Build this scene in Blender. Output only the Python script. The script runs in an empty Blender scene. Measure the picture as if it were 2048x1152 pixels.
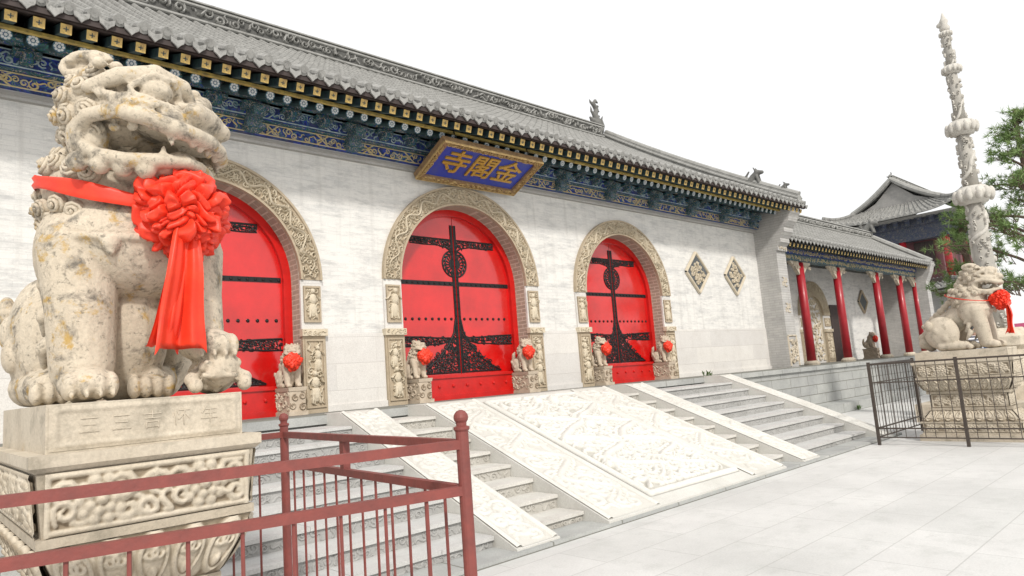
import bpy, math, random
import numpy as np
from mathutils import Vector, Matrix
pi=math.pi
scene=bpy.context.scene; COL=scene.collection
CX=8.08; P=1.4; YW=10.0; YD=10.35; YE=8.95; YB=5.4; HC=1.7

# ------------------------------------------------------------------ mesh collector
class MB:
    def __init__(s): s.v=[]; s.f=[]; s.mi=[]; s.cur=0; s.h=None
    def add(s,vs,fs):
        o=len(s.v); s.v.extend([tuple(p) for p in vs])
        s.f.extend([tuple(i+o for i in f) for f in fs]); s.mi.extend([s.cur]*len(fs))
    def mirror(s):
        s.v=[(-x,y,z) for x,y,z in s.v]; s.f=[tuple(reversed(f)) for f in s.f]
    def box(s,x0,x1,y0,y1,z0,z1):
        s.add([(x0,y0,z0),(x1,y0,z0),(x1,y1,z0),(x0,y1,z0),(x0,y0,z1),(x1,y0,z1),(x1,y1,z1),(x0,y1,z1)],
              [(3,2,1,0),(4,5,6,7),(0,1,5,4),(1,2,6,5),(2,3,7,6),(3,0,4,7)])
    def frus(s,a0,b0,z0,a1,b1,z1):
        s.add([(-a0,-b0,z0),(a0,-b0,z0),(a0,b0,z0),(-a0,b0,z0),(-a1,-b1,z1),(a1,-b1,z1),(a1,b1,z1),(-a1,b1,z1)],
              [(3,2,1,0),(4,5,6,7),(0,1,5,4),(1,2,6,5),(2,3,7,6),(3,0,4,7)])
    def poly_xz(s,pts,y0,y1):
        n=len(pts); s.add([(x,y0,z) for x,z in pts]+[(x,y1,z) for x,z in pts],
            [tuple(range(n)),tuple(reversed(range(n,2*n)))]+[(i,(i+1)%n,n+(i+1)%n,n+i) for i in range(n)])
    def poly_yz(s,pts,x0,x1):
        n=len(pts); s.add([(x0,y,z) for y,z in pts]+[(x1,y,z) for y,z in pts],
            [tuple(range(n)),tuple(reversed(range(n,2*n)))]+[(i,(i+1)%n,n+(i+1)%n,n+i) for i in range(n)])
    def tube(s,pts,rad,n=8,cap=True,sq=1.0):
        Pp=[Vector(p) for p in pts]; m=len(Pp)
        R=rad if isinstance(rad,(list,tuple)) else [rad]*m
        vs=[]; up=None
        for i in range(m):
            t=(Pp[min(i+1,m-1)]-Pp[max(i-1,0)]).normalized()
            if up is None:
                a=Vector((0,0,1)) if abs(t.z)<.9 else Vector((1,0,0))
                up=(a-t*a.dot(t)).normalized()
            else: up=(up-t*up.dot(t)).normalized()
            sd=t.cross(up)
            for k in range(n):
                an=2*pi*k/n
                vs.append(Pp[i]+(up*math.cos(an)+sd*math.sin(an)*sq)*R[i])
        fs=[(i*n+k,i*n+(k+1)%n,(i+1)*n+(k+1)%n,(i+1)*n+k) for i in range(m-1) for k in range(n)]
        if cap: fs.append(tuple(reversed(range(n)))); fs.append(tuple((m-1)*n+k for k in range(n)))
        s.add(vs,fs)
    def caps(s,pts,rad,n=14):
        R=rad if isinstance(rad,(list,tuple)) else [rad]*len(pts)
        s.tube(pts,R,n)
        for p,r in zip(pts,R): s.ell(p,(r,r,r),12,8)
    def ell(s,c,r,nu=12,nv=8,R=None):
        c=Vector(c); vs=[]; 
        if not isinstance(r,(tuple,list)): r=(r,r,r)
        for j in range(1,nv):
            th=pi*j/nv
            for i in range(nu):
                ph=2*pi*i/nu
                p=Vector((r[0]*math.sin(th)*math.cos(ph),r[1]*math.sin(th)*math.sin(ph),r[2]*math.cos(th)))
                vs.append(c+(R@p if R else p))
        t=Vector((0,0,r[2])); vs.append(c+(R@t if R else t)); vs.append(c-(R@t if R else t))
        N=len(vs); fs=[]
        for j in range(nv-2):
            for i in range(nu):
                a=j*nu+i; b=j*nu+(i+1)%nu
                fs.append((a,a+nu,b+nu,b))
        for i in range(nu):
            fs.append((N-2,i,(i+1)%nu)); fs.append((N-1,(nv-2)*nu+(i+1)%nu,(nv-2)*nu+i))
        s.add(vs,fs)
    def lathe(s,prof,c=(0,0,0),n=16):
        vs=[]; m=len(prof)
        for r,z in prof:
            for k in range(n): vs.append((c[0]+r*math.cos(2*pi*k/n),c[1]+r*math.sin(2*pi*k/n),c[2]+z))
        fs=[(i*n+k,i*n+(k+1)%n,(i+1)*n+(k+1)%n,(i+1)*n+k) for i in range(m-1) for k in range(n)]
        fs.append(tuple(reversed(range(n)))); fs.append(tuple((m-1)*n+k for k in range(n)))
        s.add(vs,fs)
    def grid(s,fn,nu,nv):
        vs=[fn(i/nu,j/nv) for j in range(nv+1) for i in range(nu+1)]; w=nu+1
        s.add(vs,[(j*w+i,j*w+i+1,(j+1)*w+i+1,(j+1)*w+i) for j in range(nv) for i in range(nu)])

# relief kept as a height field: one continuous carved sheet
class HF:
    def __init__(s,u0,u1,v0,v1,res):
        s.u0,s.v0=u0,v0; s.nu=max(2,int(round((u1-u0)/res))); s.nv=max(2,int(round((v1-v0)/res)))
        s.du=(u1-u0)/s.nu; s.dv=(v1-v0)/s.nv; s.a=np.zeros((s.nv+1,s.nu+1))
    def stamp(s,u,v,wu,wv,H,p=.65):
        i0=max(0,int((u-wu-s.u0)/s.du)); i1=min(s.nu,int((u+wu-s.u0)/s.du)+1)
        j0=max(0,int((v-wv-s.v0)/s.dv)); j1=min(s.nv,int((v+wv-s.v0)/s.dv)+1)
        if i1<i0 or j1<j0: return
        x=(s.u0+np.arange(i0,i1+1)*s.du-u)/wu; y=(s.v0+np.arange(j0,j1+1)*s.dv-v)/wv
        h=H*np.clip(1-x[None,:]**2-y[:,None]**2,0,1)**p
        s.a[j0:j1+1,i0:i1+1]=np.maximum(s.a[j0:j1+1,i0:i1+1],h)
    def line(s,pts,w,H,taper):
        n=len(pts)
        for i in range(n-1):
            (a,b),(c,d)=pts[i],pts[i+1]; L=math.hypot(c-a,d-b); q=max(1,int(L/(w*.4)))
            for k in range(q+(i==n-2)):
                t=k/q; g=(i+t)/(n-1); kk=w*(.4+.6*math.sin(pi*(.08+.84*g))) if taper else w
                s.stamp(a+(c-a)*t,b+(d-b)*t,kk*1.1,kk*1.1,H*(.7+.3*math.sin(pi*g)) if taper else H)
    def mesh(s,mapf,base=.004,blur=1,ref=None):
        a=s.a
        for _ in range(blur):
            p=np.pad(a,1,mode='edge'); a=(p[:-2,1:-1]+p[2:,1:-1]+p[1:-1,:-2]+p[1:-1,2:]+2*p[1:-1,1:-1])/6
        mb=MB(); w=s.nu+1
        mb.add([mapf(s.u0+i*s.du,s.v0+j*s.dv,float(a[j,i])+base) for j in range(s.nv+1) for i in range(w)],
               [(j*w+i,j*w+i+1,(j+1)*w+i+1,(j+1)*w+i) for j in range(s.nv) for i in range(s.nu)])
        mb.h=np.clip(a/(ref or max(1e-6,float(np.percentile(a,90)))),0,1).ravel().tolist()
        return mb

def wloc(o):
    v=Vector((0,0,0))
    while o is not None: v+=o.location; o=o.parent
    return v
def link(name,me,parent=None,local=False,loc=None):
    o=bpy.data.objects.new(name,me); COL.objects.link(o)
    if parent is not None:
        o.parent=parent
        o.location=loc if loc is not None else ((0,0,0) if local else -wloc(parent))
    elif loc is not None: o.location=loc
    return o
def setmats(me,mats,mi=None,smooth=False):
    if not isinstance(mats,(list,tuple)): mats=[mats]
    for m in mats: me.materials.append(m)
    if mi and len(mats)>1: me.polygons.foreach_set('material_index',mi)
    if smooth: me.polygons.foreach_set('use_smooth',[True]*len(me.polygons))
    me.update()
def mesh(name,mb,mats,smooth=False):
    me=bpy.data.meshes.new(name); me.from_pydata(mb.v,[],mb.f); setmats(me,mats,mb.mi,smooth)
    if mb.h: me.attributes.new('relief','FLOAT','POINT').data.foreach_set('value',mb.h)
    return me
def build(name,mb,mats,parent=None,local=False,smooth=False,loc=None):
    return link(name,mesh(name,mb,mats,smooth),parent,local,loc)
def thing(name,label,cat,loc=(0,0,0),rz=0,group=None,scale=1,kind=None):
    o=bpy.data.objects.new(name,None); COL.objects.link(o); o.location=loc; o.rotation_euler=(0,0,rz); o.scale=(scale,)*3
    o.empty_display_size=.1
    return tag(o,label,cat,group,kind)
def tag(o,label=None,cat=None,group=None,kind=None):
    if label: o['label']=label
    if cat: o['category']=cat
    if group: o['group']=group
    if kind: o['kind']=kind
    return o
def evalmesh(ob):
    dg=bpy.context.evaluated_depsgraph_get(); dg.update()
    me=bpy.data.meshes.new_from_object(ob.evaluated_get(dg)); return me
def remesh(mb,voxel,it=3,fac=.5):
    me=bpy.data.meshes.new('tmp'); me.from_pydata(mb.v,[],mb.f); me.update()
    ob=bpy.data.objects.new('tmp',me); COL.objects.link(ob)
    m=ob.modifiers.new('r','REMESH'); m.mode='VOXEL'; m.voxel_size=voxel
    if it:
        q=ob.modifiers.new('s','SMOOTH'); q.factor=fac; q.iterations=it
    r=evalmesh(ob); bpy.data.objects.remove(ob); bpy.data.meshes.remove(me); r.materials.clear(); return r

# ------------------------------------------------------------------ relief carving
def strip(mb,pts,w,H,mapf,taper=True):
    if isinstance(mb,HF): return mb.line(pts,w,H,taper)
    n=len(pts); vs=[]
    for i,(u,v) in enumerate(pts):
        a=pts[max(i-1,0)]; b=pts[min(i+1,n-1)]
        dx,dy=b[0]-a[0],b[1]-a[1]; Ln=math.hypot(dx,dy) or 1
        nx,ny=-dy/Ln,dx/Ln
        k=w*(.35+.65*math.sin(pi*(.08+.84*i/(n-1)))) if taper else w
        for o,h in ((-1,-.3),(-.6,.7),(0,1),(.6,.7),(1,-.3)): vs.append(mapf(u+nx*k*o,v+ny*k*o,H*h))
    mb.add(vs,[(i*5+k,i*5+k+1,i*5+k+6,i*5+k+5) for i in range(n-1) for k in range(4)])
def curls(mb,u0,u1,v0,v1,size,mapf,H,seed=0,dens=1.0,inside=None,sp=.62,wk=.17):
    r=random.Random(seed)
    nu=max(1,int((u1-u0)/(size*1.05)*dens)); nv=max(1,int((v1-v0)/(size*1.05)*dens))
    cl=lambda x,a,b: min(max(x,a),b)
    for i in range(nu):
        for j in range(nv):
            cu=u0+(i+.5+r.uniform(-.28,.28))*(u1-u0)/nu; cv=v0+(j+.5+r.uniform(-.28,.28))*(v1-v0)/nv
            if inside and not inside(cu,cv): continue
            a0=r.uniform(0,2*pi); sg=r.choice((-1,1)); s=size*r.uniform(.75,1.2); hh=H*r.uniform(.7,1.25)
            if r.random()<sp:
                pts=[]
                for k in range(13):
                    t=k/12; an=a0+sg*t*2.7*pi; rr=s*.62*(1-.82*t)
                    pts.append((cl(cu+rr*math.cos(an),u0,u1),cl(cv+rr*math.sin(an),v0,v1)))
            else:
                pts=[]; c,sn=math.cos(a0),math.sin(a0)
                for k in range(8):
                    t=k/7-.5; x=t*s*1.5; y=sg*s*.26*math.sin(t*2*pi)
                    pts.append((cl(cu+c*x-sn*y,u0,u1),cl(cv+sn*x+c*y,v0,v1)))
            strip(mb,pts,s*wk,hh,mapf)
def dragon(mb,path,w,H,mapf):
    n=len(path)
    strip(mb,path,w,H,mapf)
    for i in range(1,n-1,1):
        a=path[i-1]; b=path[i+1]; dx,dy=b[0]-a[0],b[1]-a[1]; L=math.hypot(dx,dy) or 1
        nx,ny=-dy/L,dx/L; u,v=path[i]
        for s in (-1,1): strip(mb,[(u+s*nx*w*.7,v+s*ny*w*.7),(u+s*nx*w*1.3-dx/L*w*.4,v+s*ny*w*1.3-dy/L*w*.4),(u+s*nx*w*1.6-dx/L*w,v+s*ny*w*1.6-dy/L*w)],w*.3,H*.7,mapf)
def blob(mb,u,v,ru,rv,H,mapf,n=10):
    if isinstance(mb,HF): return mb.stamp(u,v,ru*1.1,rv*1.1,H)
    vs=[]
    for k,hh in ((1.0,-.2),(.8,.6),(.4,.95)):
        for i in range(n): vs.append(mapf(u+ru*k*math.cos(2*pi*i/n),v+rv*k*math.sin(2*pi*i/n),H*hh))
    vs.append(mapf(u,v,H)); fs=[(j*n+i,j*n+(i+1)%n,(j+1)*n+(i+1)%n,(j+1)*n+i) for j in range(2) for i in range(n)]
    fs+=[(2*n+i,2*n+(i+1)%n,3*n) for i in range(n)]; mb.add(vs,fs)
def figure(mb,u,v0,h,mapf,H,seed):
    r=random.Random(seed); k=h; lean=r.uniform(-.06,.06)
    blob(mb,u+lean*k,v0+.88*k,.09*k,.1*k,H*1.1,mapf)
    blob(mb,u+lean*k*.6,v0+.62*k,.15*k,.2*k,H*1.2,mapf); blob(mb,u,v0+.28*k,.17*k,.27*k,H,mapf)
    for s in (-1,1):
        strip(mb,[(u+s*.12*k,v0+.74*k),(u+s*.24*k,v0+.62*k),(u+s*r.uniform(.1,.26)*k,v0+r.uniform(.5,.85)*k)],.05*k,H,mapf)
        strip(mb,[(u+s*.06*k,v0+.3*k),(u+s*.1*k,v0+.15*k),(u+s*.12*k,v0+.02*k)],.06*k,H,mapf)

# ------------------------------------------------------------------ materials
def mk(name):
    m=bpy.data.materials.new(name); m.use_nodes=True; nt=m.node_tree
    return m,nt,nt.nodes['Principled BSDF']
def c4(c): return (c[0],c[1],c[2],1)
def vec(nt,scale=(1,1,1),swz=False):
    tc=nt.nodes.new('ShaderNodeTexCoord'); out=tc.outputs['Object']
    if swz:
        sp=nt.nodes.new('ShaderNodeSeparateXYZ'); cb=nt.nodes.new('ShaderNodeCombineXYZ'); nt.links.new(out,sp.inputs[0])
        a={'X':0,'Y':1,'Z':2}
        for k,ch in enumerate(swz): nt.links.new(sp.outputs[a[ch]],cb.inputs[k])
        out=cb.outputs[0]
    mp=nt.nodes.new('ShaderNodeMapping'); mp.inputs['Scale'].default_value=scale; nt.links.new(out,mp.inputs['Vector'])
    return mp.outputs[0]
def noi(nt,v,scale,detail=6,rough=.6,dist=0):
    n=nt.nodes.new('ShaderNodeTexNoise'); n.inputs['Scale'].default_value=scale; n.inputs['Detail'].default_value=detail
    n.inputs['Roughness'].default_value=rough; n.inputs['Distortion'].default_value=dist; nt.links.new(v,n.inputs['Vector']); return n.outputs[0]
def ramp(nt,f,stops,const=False):
    n=nt.nodes.new('ShaderNodeValToRGB'); nt.links.new(f,n.inputs[0]); e=n.color_ramp.elements
    if const: n.color_ramp.interpolation='CONSTANT'
    while len(e)<len(stops): e.new(.5)
    for i,(p,c) in enumerate(stops): e[i].position=p; e[i].color=c4(c if isinstance(c,(tuple,list)) else (c,c,c))
    return n.outputs[0]
def mixc(nt,f,a,b,mode='MIX'):
    n=nt.nodes.new('ShaderNodeMixRGB'); n.blend_type=mode
    for k,x in enumerate((f,a,b)):
        if hasattr(x,'is_linked'): nt.links.new(x,n.inputs[k])
        elif k==0: n.inputs[0].default_value=x
        else: n.inputs[k].default_value=c4(x)
    return n.outputs[0]
def mth(nt,op,a,b=0.0):
    n=nt.nodes.new('ShaderNodeMath'); n.operation=op
    for k,x in enumerate((a,b)):
        if hasattr(x,'is_linked'): nt.links.new(x,n.inputs[k])
        else: n.inputs[k].default_value=x
    return n.outputs[0]
def bmp(nt,b,h,st,dist=.02,prev=None):
    n=nt.nodes.new('ShaderNodeBump'); n.inputs['Strength'].default_value=st; n.inputs['Distance'].default_value=dist
    nt.links.new(h,n.inputs['Height'])
    if prev is not None: nt.links.new(prev,n.inputs['Normal'])
    nt.links.new(n.outputs[0],b.inputs['Normal']); return n.outputs[0]
def brick(nt,v,w,h,ms,c1,c2,mo,smooth=.3):
    n=nt.nodes.new('ShaderNodeTexBrick'); n.inputs['Scale'].default_value=1; n.inputs['Brick Width'].default_value=w; n.inputs['Row Height'].default_value=h
    n.inputs['Mortar Size'].default_value=ms; n.inputs['Mortar Smooth'].default_value=smooth
    n.inputs['Color1'].default_value=c4(c1); n.inputs['Color2'].default_value=c4(c2); n.inputs['Mortar'].default_value=c4(mo)
    nt.links.new(v,n.inputs['Vector']); return n.outputs[0],n.outputs[1]
def stone(name,c1,c2,scale=3.,stain=None,lichen=None,bump=.3,rough=.85,block=None,fine=70,spot=None,grime_shade=None,gr=(.42,.495,.9),hollow_shade=None):
    m,nt,b=mk(name); v=vec(nt)
    n1=noi(nt,v,scale,8,.65); col=ramp(nt,n1,[(.32,c1),(.68,c2)])
    nf=noi(nt,v,fine,4,.7)
    col=mixc(nt,.5,col,ramp(nt,nf,[(.3,.62),(.65,1.05)]),'MULTIPLY')
    prev=None
    if block:
        w,h,ms,sw,jc=block
        bc,bf=brick(nt,vec(nt,(1,1,1),sw),w,h,ms,(1,1,1),(.84,.84,.86),(.8,.8,.8))
        col=mixc(nt,.8,col,bc,'MULTIPLY'); col=mixc(nt,bf,col,jc)
        prev=bmp(nt,b,mth(nt,'SUBTRACT',1.0,bf),.5,.012)
    if hollow_shade:                                  # shade painted into the low ground of the relief for contrast
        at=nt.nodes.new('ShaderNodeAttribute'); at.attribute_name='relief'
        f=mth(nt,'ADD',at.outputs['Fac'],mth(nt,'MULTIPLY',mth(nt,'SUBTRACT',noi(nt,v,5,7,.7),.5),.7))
        col=mixc(nt,ramp(nt,f,[(.05,hollow_shade[1]),(hollow_shade[2],0.)]),col,hollow_shade[0])
    if grime_shade:                                   # grime plus painted shade in concave creases, so the carving reads
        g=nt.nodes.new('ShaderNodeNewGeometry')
        col=mixc(nt,ramp(nt,g.outputs['Pointiness'],[(gr[0],gr[2]),(gr[1],0.)]),col,grime_shade)
    for q in (stain,lichen,spot):
        if q:
            c,sc,lo,hi,mx=q
            f=ramp(nt,noi(nt,v,sc,9,.72,.3),[(lo,0.),(hi,mx)]); col=mixc(nt,f,col,c)
    nt.links.new(col,b.inputs['Base Color']); b.inputs['Roughness'].default_value=rough; b.inputs['Specular IOR Level'].default_value=.25
    bmp(nt,b,mth(nt,'ADD',mth(nt,'MULTIPLY',n1,.6),mth(nt,'MULTIPLY',nf,.4)),bump,.02,prev)
    return m
def plain(name,c,rough=.6,metal=0,coat=0,var=.25,scale=8,bump=.1,c2=None,spec=.5):
    m,nt,b=mk(name); v=vec(nt); n=noi(nt,v,scale,6,.65)
    d=c2 or tuple(x*(1-var) for x in c)
    nt.links.new(ramp(nt,n,[(.35,c),(.7,d)]),b.inputs['Base Color'])
    b.inputs['Roughness'].default_value=rough; b.inputs['Metallic'].default_value=metal; b.inputs['Coat Weight'].default_value=coat
    b.inputs['Coat Roughness'].default_value=.1; b.inputs['Specular IOR Level'].default_value=spec
    if bump: bmp(nt,b,noi(nt,v,scale*5,4,.6),bump,.01)
    return m
def paint(name,cols,scale=5,mult=6):
    m,nt,b=mk(name); v=vec(nt,(1,1,1.3)); n=noi(nt,v,scale,2,.5,1.2)
    f=mth(nt,'FRACT',mth(nt,'MULTIPLY',n,mult))
    col=ramp(nt,f,[(p,c) for p,c in cols],True)
    col=mixc(nt,.6,col,ramp(nt,noi(nt,v,40,5,.7),[(.3,.45),(.7,1.)]),'MULTIPLY')
    col=mixc(nt,ramp(nt,noi(nt,v,3,6,.7),[(.50,0.),(.70,.5)]),col,(.15,.155,.155))
    nt.links.new(col,b.inputs['Base Color']); b.inputs['Roughness'].default_value=.75
    return m
M={}
M['lion']=stone('lion_stone',(.62,.55,.44),(.52,.45,.35),4,stain=((.10,.092,.08),7.,.525,.65,.85),lichen=((.42,.26,.05),7.5,.565,.645,.8),spot=((.12,.11,.09),34,.555,.65,.7),bump=.5,grime_shade=(.20,.15,.10),gr=(.42,.495,.85))
M['lion_small']=stone('door_lion_stone',(.58,.50,.40),(.47,.39,.30),6,stain=((.2,.17,.13),9,.56,.72,.5),bump=.3,grime_shade=(.22,.17,.12))
M['lion_far']=stone('pale_lion_stone',(.58,.515,.42),(.47,.415,.33),4,stain=((.2,.18,.14),7,.53,.68,.65),bump=.4,grime_shade=(.2,.155,.1))
M['pedestal']=stone('pedestal_stone',(.60,.54,.44),(.49,.43,.34),3,stain=((.2,.18,.14),5,.51,.68,.65),lichen=((.36,.25,.10),4,.60,.72,.4),bump=.35)
M['pedcarve']=stone('pedestal_carved_stone',(.62,.56,.46),(.52,.46,.36),3,stain=((.2,.18,.14),5,.53,.70,.55),bump=.25,grime_shade=(.22,.175,.12),gr=(.43,.498,.85),hollow_shade=((.22,.175,.12),.8,.45))
M['pedestal_dark']=stone('pedestal_ground_stone',(.50,.44,.35),(.41,.36,.28),5,stain=((.15,.14,.11),5,.5,.72,.6),bump=.4)
M['tan']=stone('arch_ground_stone',(.48,.40,.295),(.39,.325,.235),6,bump=.4)
M['cream']=stone('arch_carved_stone',(.65,.58,.46),(.56,.49,.37),5,stain=((.3,.24,.16),8,.58,.75,.5),bump=.3)
M['white']=stone('ramp_white_stone',(.69,.685,.65),(.61,.605,.57),1.6,stain=((.46,.45,.41),2.5,.5,.75,.55),bump=.15,grime_shade=(.36,.345,.30),gr=(.44,.498,.8),hollow_shade=((.41,.40,.36),.75,.45))
M['whitesm']=stone('ramp_border_stone',(.68,.675,.635),(.61,.60,.56),1.6,stain=((.46,.45,.41),2.5,.48,.74,.6),bump=.15,grime_shade=(.40,.385,.34),gr=(.44,.498,.7),hollow_shade=((.50,.49,.45),.5,.38))
M['slabw']=stone('side_slab_stone',(.62,.615,.58),(.55,.545,.51),1.8,stain=((.42,.41,.375),2.5,.5,.75,.55),bump=.15)
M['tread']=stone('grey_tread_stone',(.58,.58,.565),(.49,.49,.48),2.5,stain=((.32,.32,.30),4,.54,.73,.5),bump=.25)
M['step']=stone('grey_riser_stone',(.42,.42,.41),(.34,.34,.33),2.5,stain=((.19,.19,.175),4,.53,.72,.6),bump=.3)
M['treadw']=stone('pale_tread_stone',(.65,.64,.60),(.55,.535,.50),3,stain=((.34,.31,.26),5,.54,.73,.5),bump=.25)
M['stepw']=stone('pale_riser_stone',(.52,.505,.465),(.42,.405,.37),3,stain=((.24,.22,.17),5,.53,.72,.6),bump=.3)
M['terr']=stone('terrace_stone',(.47,.48,.46),(.36,.37,.36),1.6,stain=((.2,.21,.19),3,.55,.74,.5),bump=.4,block=(1.1,.28,.012,'XZY',(.2,.2,.18)))
M['dado']=stone('dado_stone',(.73,.715,.68),(.67,.65,.615),1.3,stain=((.48,.46,.43),2.2,.51,.74,.55),bump=.15,block=(1.5,.43,.004,'XZY',(.58,.56,.53)))
M['pier']=stone('pier_brick',(.54,.53,.51),(.42,.415,.40),2,stain=((.26,.25,.23),4,.56,.75,.5),bump=.2,block=(.3,.075,.006,'YZX',(.32,.31,.29)))
M['reveal']=stone('reveal_brick',(.46,.39,.31),(.37,.31,.25),4,bump=.2,block=(.25,.08,.01,'YZX',(.54,.48,.40)))
M['gable']=stone('gable_brick',(.40,.39,.37),(.30,.30,.29),2,bump=.2,block=(.3,.075,.006,'YZX',(.26,.25,.24)))
def wallmat():
    m,nt,b=mk('whitewashed_brick'); v=vec(nt); vb=vec(nt,(1,1,1),'XZY')
    bc,bf=brick(nt,vb,.29,.068,.005,(.71,.70,.675),(.62,.62,.605),(.56,.555,.54))
    vs=vec(nt,(.5,1,2.0)); n=noi(nt,vs,1.6,9,.68,.3)
    col=mixc(nt,ramp(nt,n,[(.36,0.),(.57,.8)]),bc,(.73,.72,.69))
    col=mixc(nt,ramp(nt,noi(nt,vec(nt,(.7,1,2.8)),2.0,10,.8),[(.49,0.),(.66,.7)]),col,(.38,.385,.385))
    bd,_=brick(nt,vb,.29,.068,.006,(1,1,1),(0,0,0),(.5,.5,.5))
    col=mixc(nt,mth(nt,'MULTIPLY',ramp(nt,noi(nt,vs,3.5,6,.7),[(.52,0.),(.63,.6)]),bd),col,(.39,.395,.395))
    col=mixc(nt,ramp(nt,noi(nt,vec(nt,(5,1,.35)),1.2,7,.65),[(.52,0.),(.72,.45)]),col,(.45,.44,.42))
    nf=noi(nt,v,60,4,.7); col=mixc(nt,.35,col,ramp(nt,nf,[(.3,.74),(.65,1.04)]),'MULTIPLY')
    nt.links.new(col,b.inputs['Base Color']); b.inputs['Roughness'].default_value=.9; b.inputs['Specular IOR Level'].default_value=.2
    p=bmp(nt,b,mth(nt,'SUBTRACT',1.0,bf),.18,.005); bmp(nt,b,nf,.2,.01,p); return m
M['wall']=wallmat()
def pavemat():
    m,nt,b=mk('courtyard_paving'); v=vec(nt)
    bc,bf=brick(nt,vec(nt),1.2,.6,.006,(.65,.65,.638),(.62,.623,.61),(.50,.50,.487),.2)
    b2,_=brick(nt,vec(nt),2.4,1.2,.001,(1,1,1),(.94,.945,.94),(1,1,1),.1)
    col=mixc(nt,1.,bc,b2,'MULTIPLY')
    n=noi(nt,v,.5,9,.66); col=mixc(nt,.6,col,ramp(nt,n,[(.35,.76),(.62,1.06)]),'MULTIPLY')
    col=mixc(nt,ramp(nt,noi(nt,v,2.2,9,.75),[(.51,0.),(.69,.55)]),col,(.44,.45,.43))
    col=mixc(nt,ramp(nt,noi(nt,v,7,9,.8),[(.55,0.),(.71,.4)]),col,(.39,.395,.38))
    nf=noi(nt,v,55,5,.75); col=mixc(nt,.45,col,ramp(nt,nf,[(.3,.7),(.66,1.06)]),'MULTIPLY')
    nt.links.new(col,b.inputs['Base Color']); b.inputs['Roughness'].default_value=.75; b.inputs['Specular IOR Level'].default_value=.3
    p=bmp(nt,b,mth(nt,'SUBTRACT',1.0,bf),.3,.005); bmp(nt,b,mth(nt,'ADD',n,nf),.2,.010,p); return m
M['pave']=pavemat()
def roofmat():
    m,nt,b=mk('grey_roof_tile'); v=vec(nt); n=noi(nt,v,3,8,.7)
    col=ramp(nt,n,[(.3,(.18,.18,.172)),(.7,(.31,.31,.295))])
    col=mixc(nt,ramp(nt,noi(nt,v,9,8,.75),[(.52,0.),(.68,.7)]),col,(.10,.098,.09))
    sp=nt.nodes.new('ShaderNodeSeparateXYZ'); nt.links.new(v,sp.inputs[0])
    fr=mth(nt,'FRACT',mth(nt,'MULTIPLY',sp.outputs[1],4.2))
    col=mixc(nt,ramp(nt,fr,[(.0,.8),(.16,0.)]),col,(.08,.08,.076))
    nt.links.new(col,b.inputs['Base Color']); b.inputs['Roughness'].default_value=.85; b.inputs['Specular IOR Level'].default_value=.25
    bmp(nt,b,fr,.5,.03); return m
M['roof']=roofmat()
M['tile']=stone('grey_eave_tile',(.38,.38,.365),(.26,.26,.25),7,stain=((.10,.10,.095),10,.52,.68,.7),bump=.4)
M['ridge']=stone('grey_ridge_tile',(.38,.38,.365),(.27,.27,.255),4,stain=((.10,.10,.095),7,.54,.72,.6),bump=.4)
M['ridged']=stone('dark_ridge_ground',(.12,.12,.115),(.08,.08,.076),5,bump=.4)
M['beast']=stone('dark_beast_tile',(.20,.20,.19),(.13,.13,.125),6,bump=.4)
M['red']=plain('red_lacquer',(.62,.008,.007),.2,0,1.,.3,1.6,.03,None,.5)
M['redframe']=plain('red_frame_paint',(.58,.010,.008),.3,0,.3,.25,5,.05,None,.4)
M['iron']=plain('black_iron',(.016,.015,.016),.40,.3,0,.3,20,.25)
M['gold']=plain('gold_paint',(.58,.35,.06),.45,.3,0,.35,30,.2)
M['goldend']=plain('yellow_rafter_end',(.64,.46,.14),.6,0,0,.3,20,.2,c2=(.26,.15,.07))
M['yellow']=plain('yellow_strip',(.50,.37,.09),.6,0,0,.4,12,.1,c2=(.18,.14,.06))
M['green']=plain('green_rafter_paint',(.035,.08,.075),.6,0,0,.4,12,.1,c2=(.02,.03,.055))
M['teal']=plain('teal_paint',(.06,.18,.21),.6,0,0,.4,20,.1,c2=(.05,.10,.20))
M['petal']=plain('white_flower_paint',(.68,.71,.72),.7,0,0,.25,20,.05)
M['board']=plain('dark_eave_board',(.05,.035,.032),.7,0,0,.4,8,.1)
M['beam']=paint('blue_painted_beam',[(0,(.012,.026,.15)),(.34,(.022,.05,.36)),(.60,(.03,.11,.17)),(.72,(.10,.20,.20)),(.80,(.015,.038,.28)),(.94,(.03,.10,.10))],4.,4)
M['beam2']=paint('green_painted_beam',[(0,(.03,.09,.10)),(.30,(.04,.17,.14)),(.5,(.022,.05,.28)),(.66,(.40,.29,.11)),(.74,(.50,.52,.50)),(.80,(.03,.085,.10))],9,5)
M['muted']=paint('faded_tower_paint',[(0,(.05,.06,.11)),(.30,(.06,.08,.13)),(.5,(.05,.05,.10)),(.66,(.18,.16,.13)),(.74,(.22,.23,.23)),(.80,(.05,.07,.09))],4,5)
M['gilt']=plain('gilded_cloud_paint',(.56,.41,.15),.5,.1,0,.4,14,.1,c2=(.34,.35,.30))
M['pale']=plain('pale_cloud_paint',(.44,.50,.50),.6,0,0,.4,10,.1,c2=(.09,.21,.24))
M['slate']=stone('dark_plaque_ground',(.13,.14,.14),(.09,.10,.11),8,bump=.3)
M['signblue']=plain('blue_sign_panel',(.02,.045,.40),.5,0,0,.3,6,.05,c2=(.05,.07,.28))
M['signframe']=plain('carved_sign_frame',(.34,.22,.11),.55,0,0,.3,14,.3,c2=(.17,.10,.055))
M['signcarve']=plain('gilt_sign_carving',(.52,.37,.16),.5,.15,0,.3,14,.2,c2=(.30,.19,.08))
M['redcol']=plain('red_column_paint',(.38,.014,.024),.4,0,.1,.25,4,.05)
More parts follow.
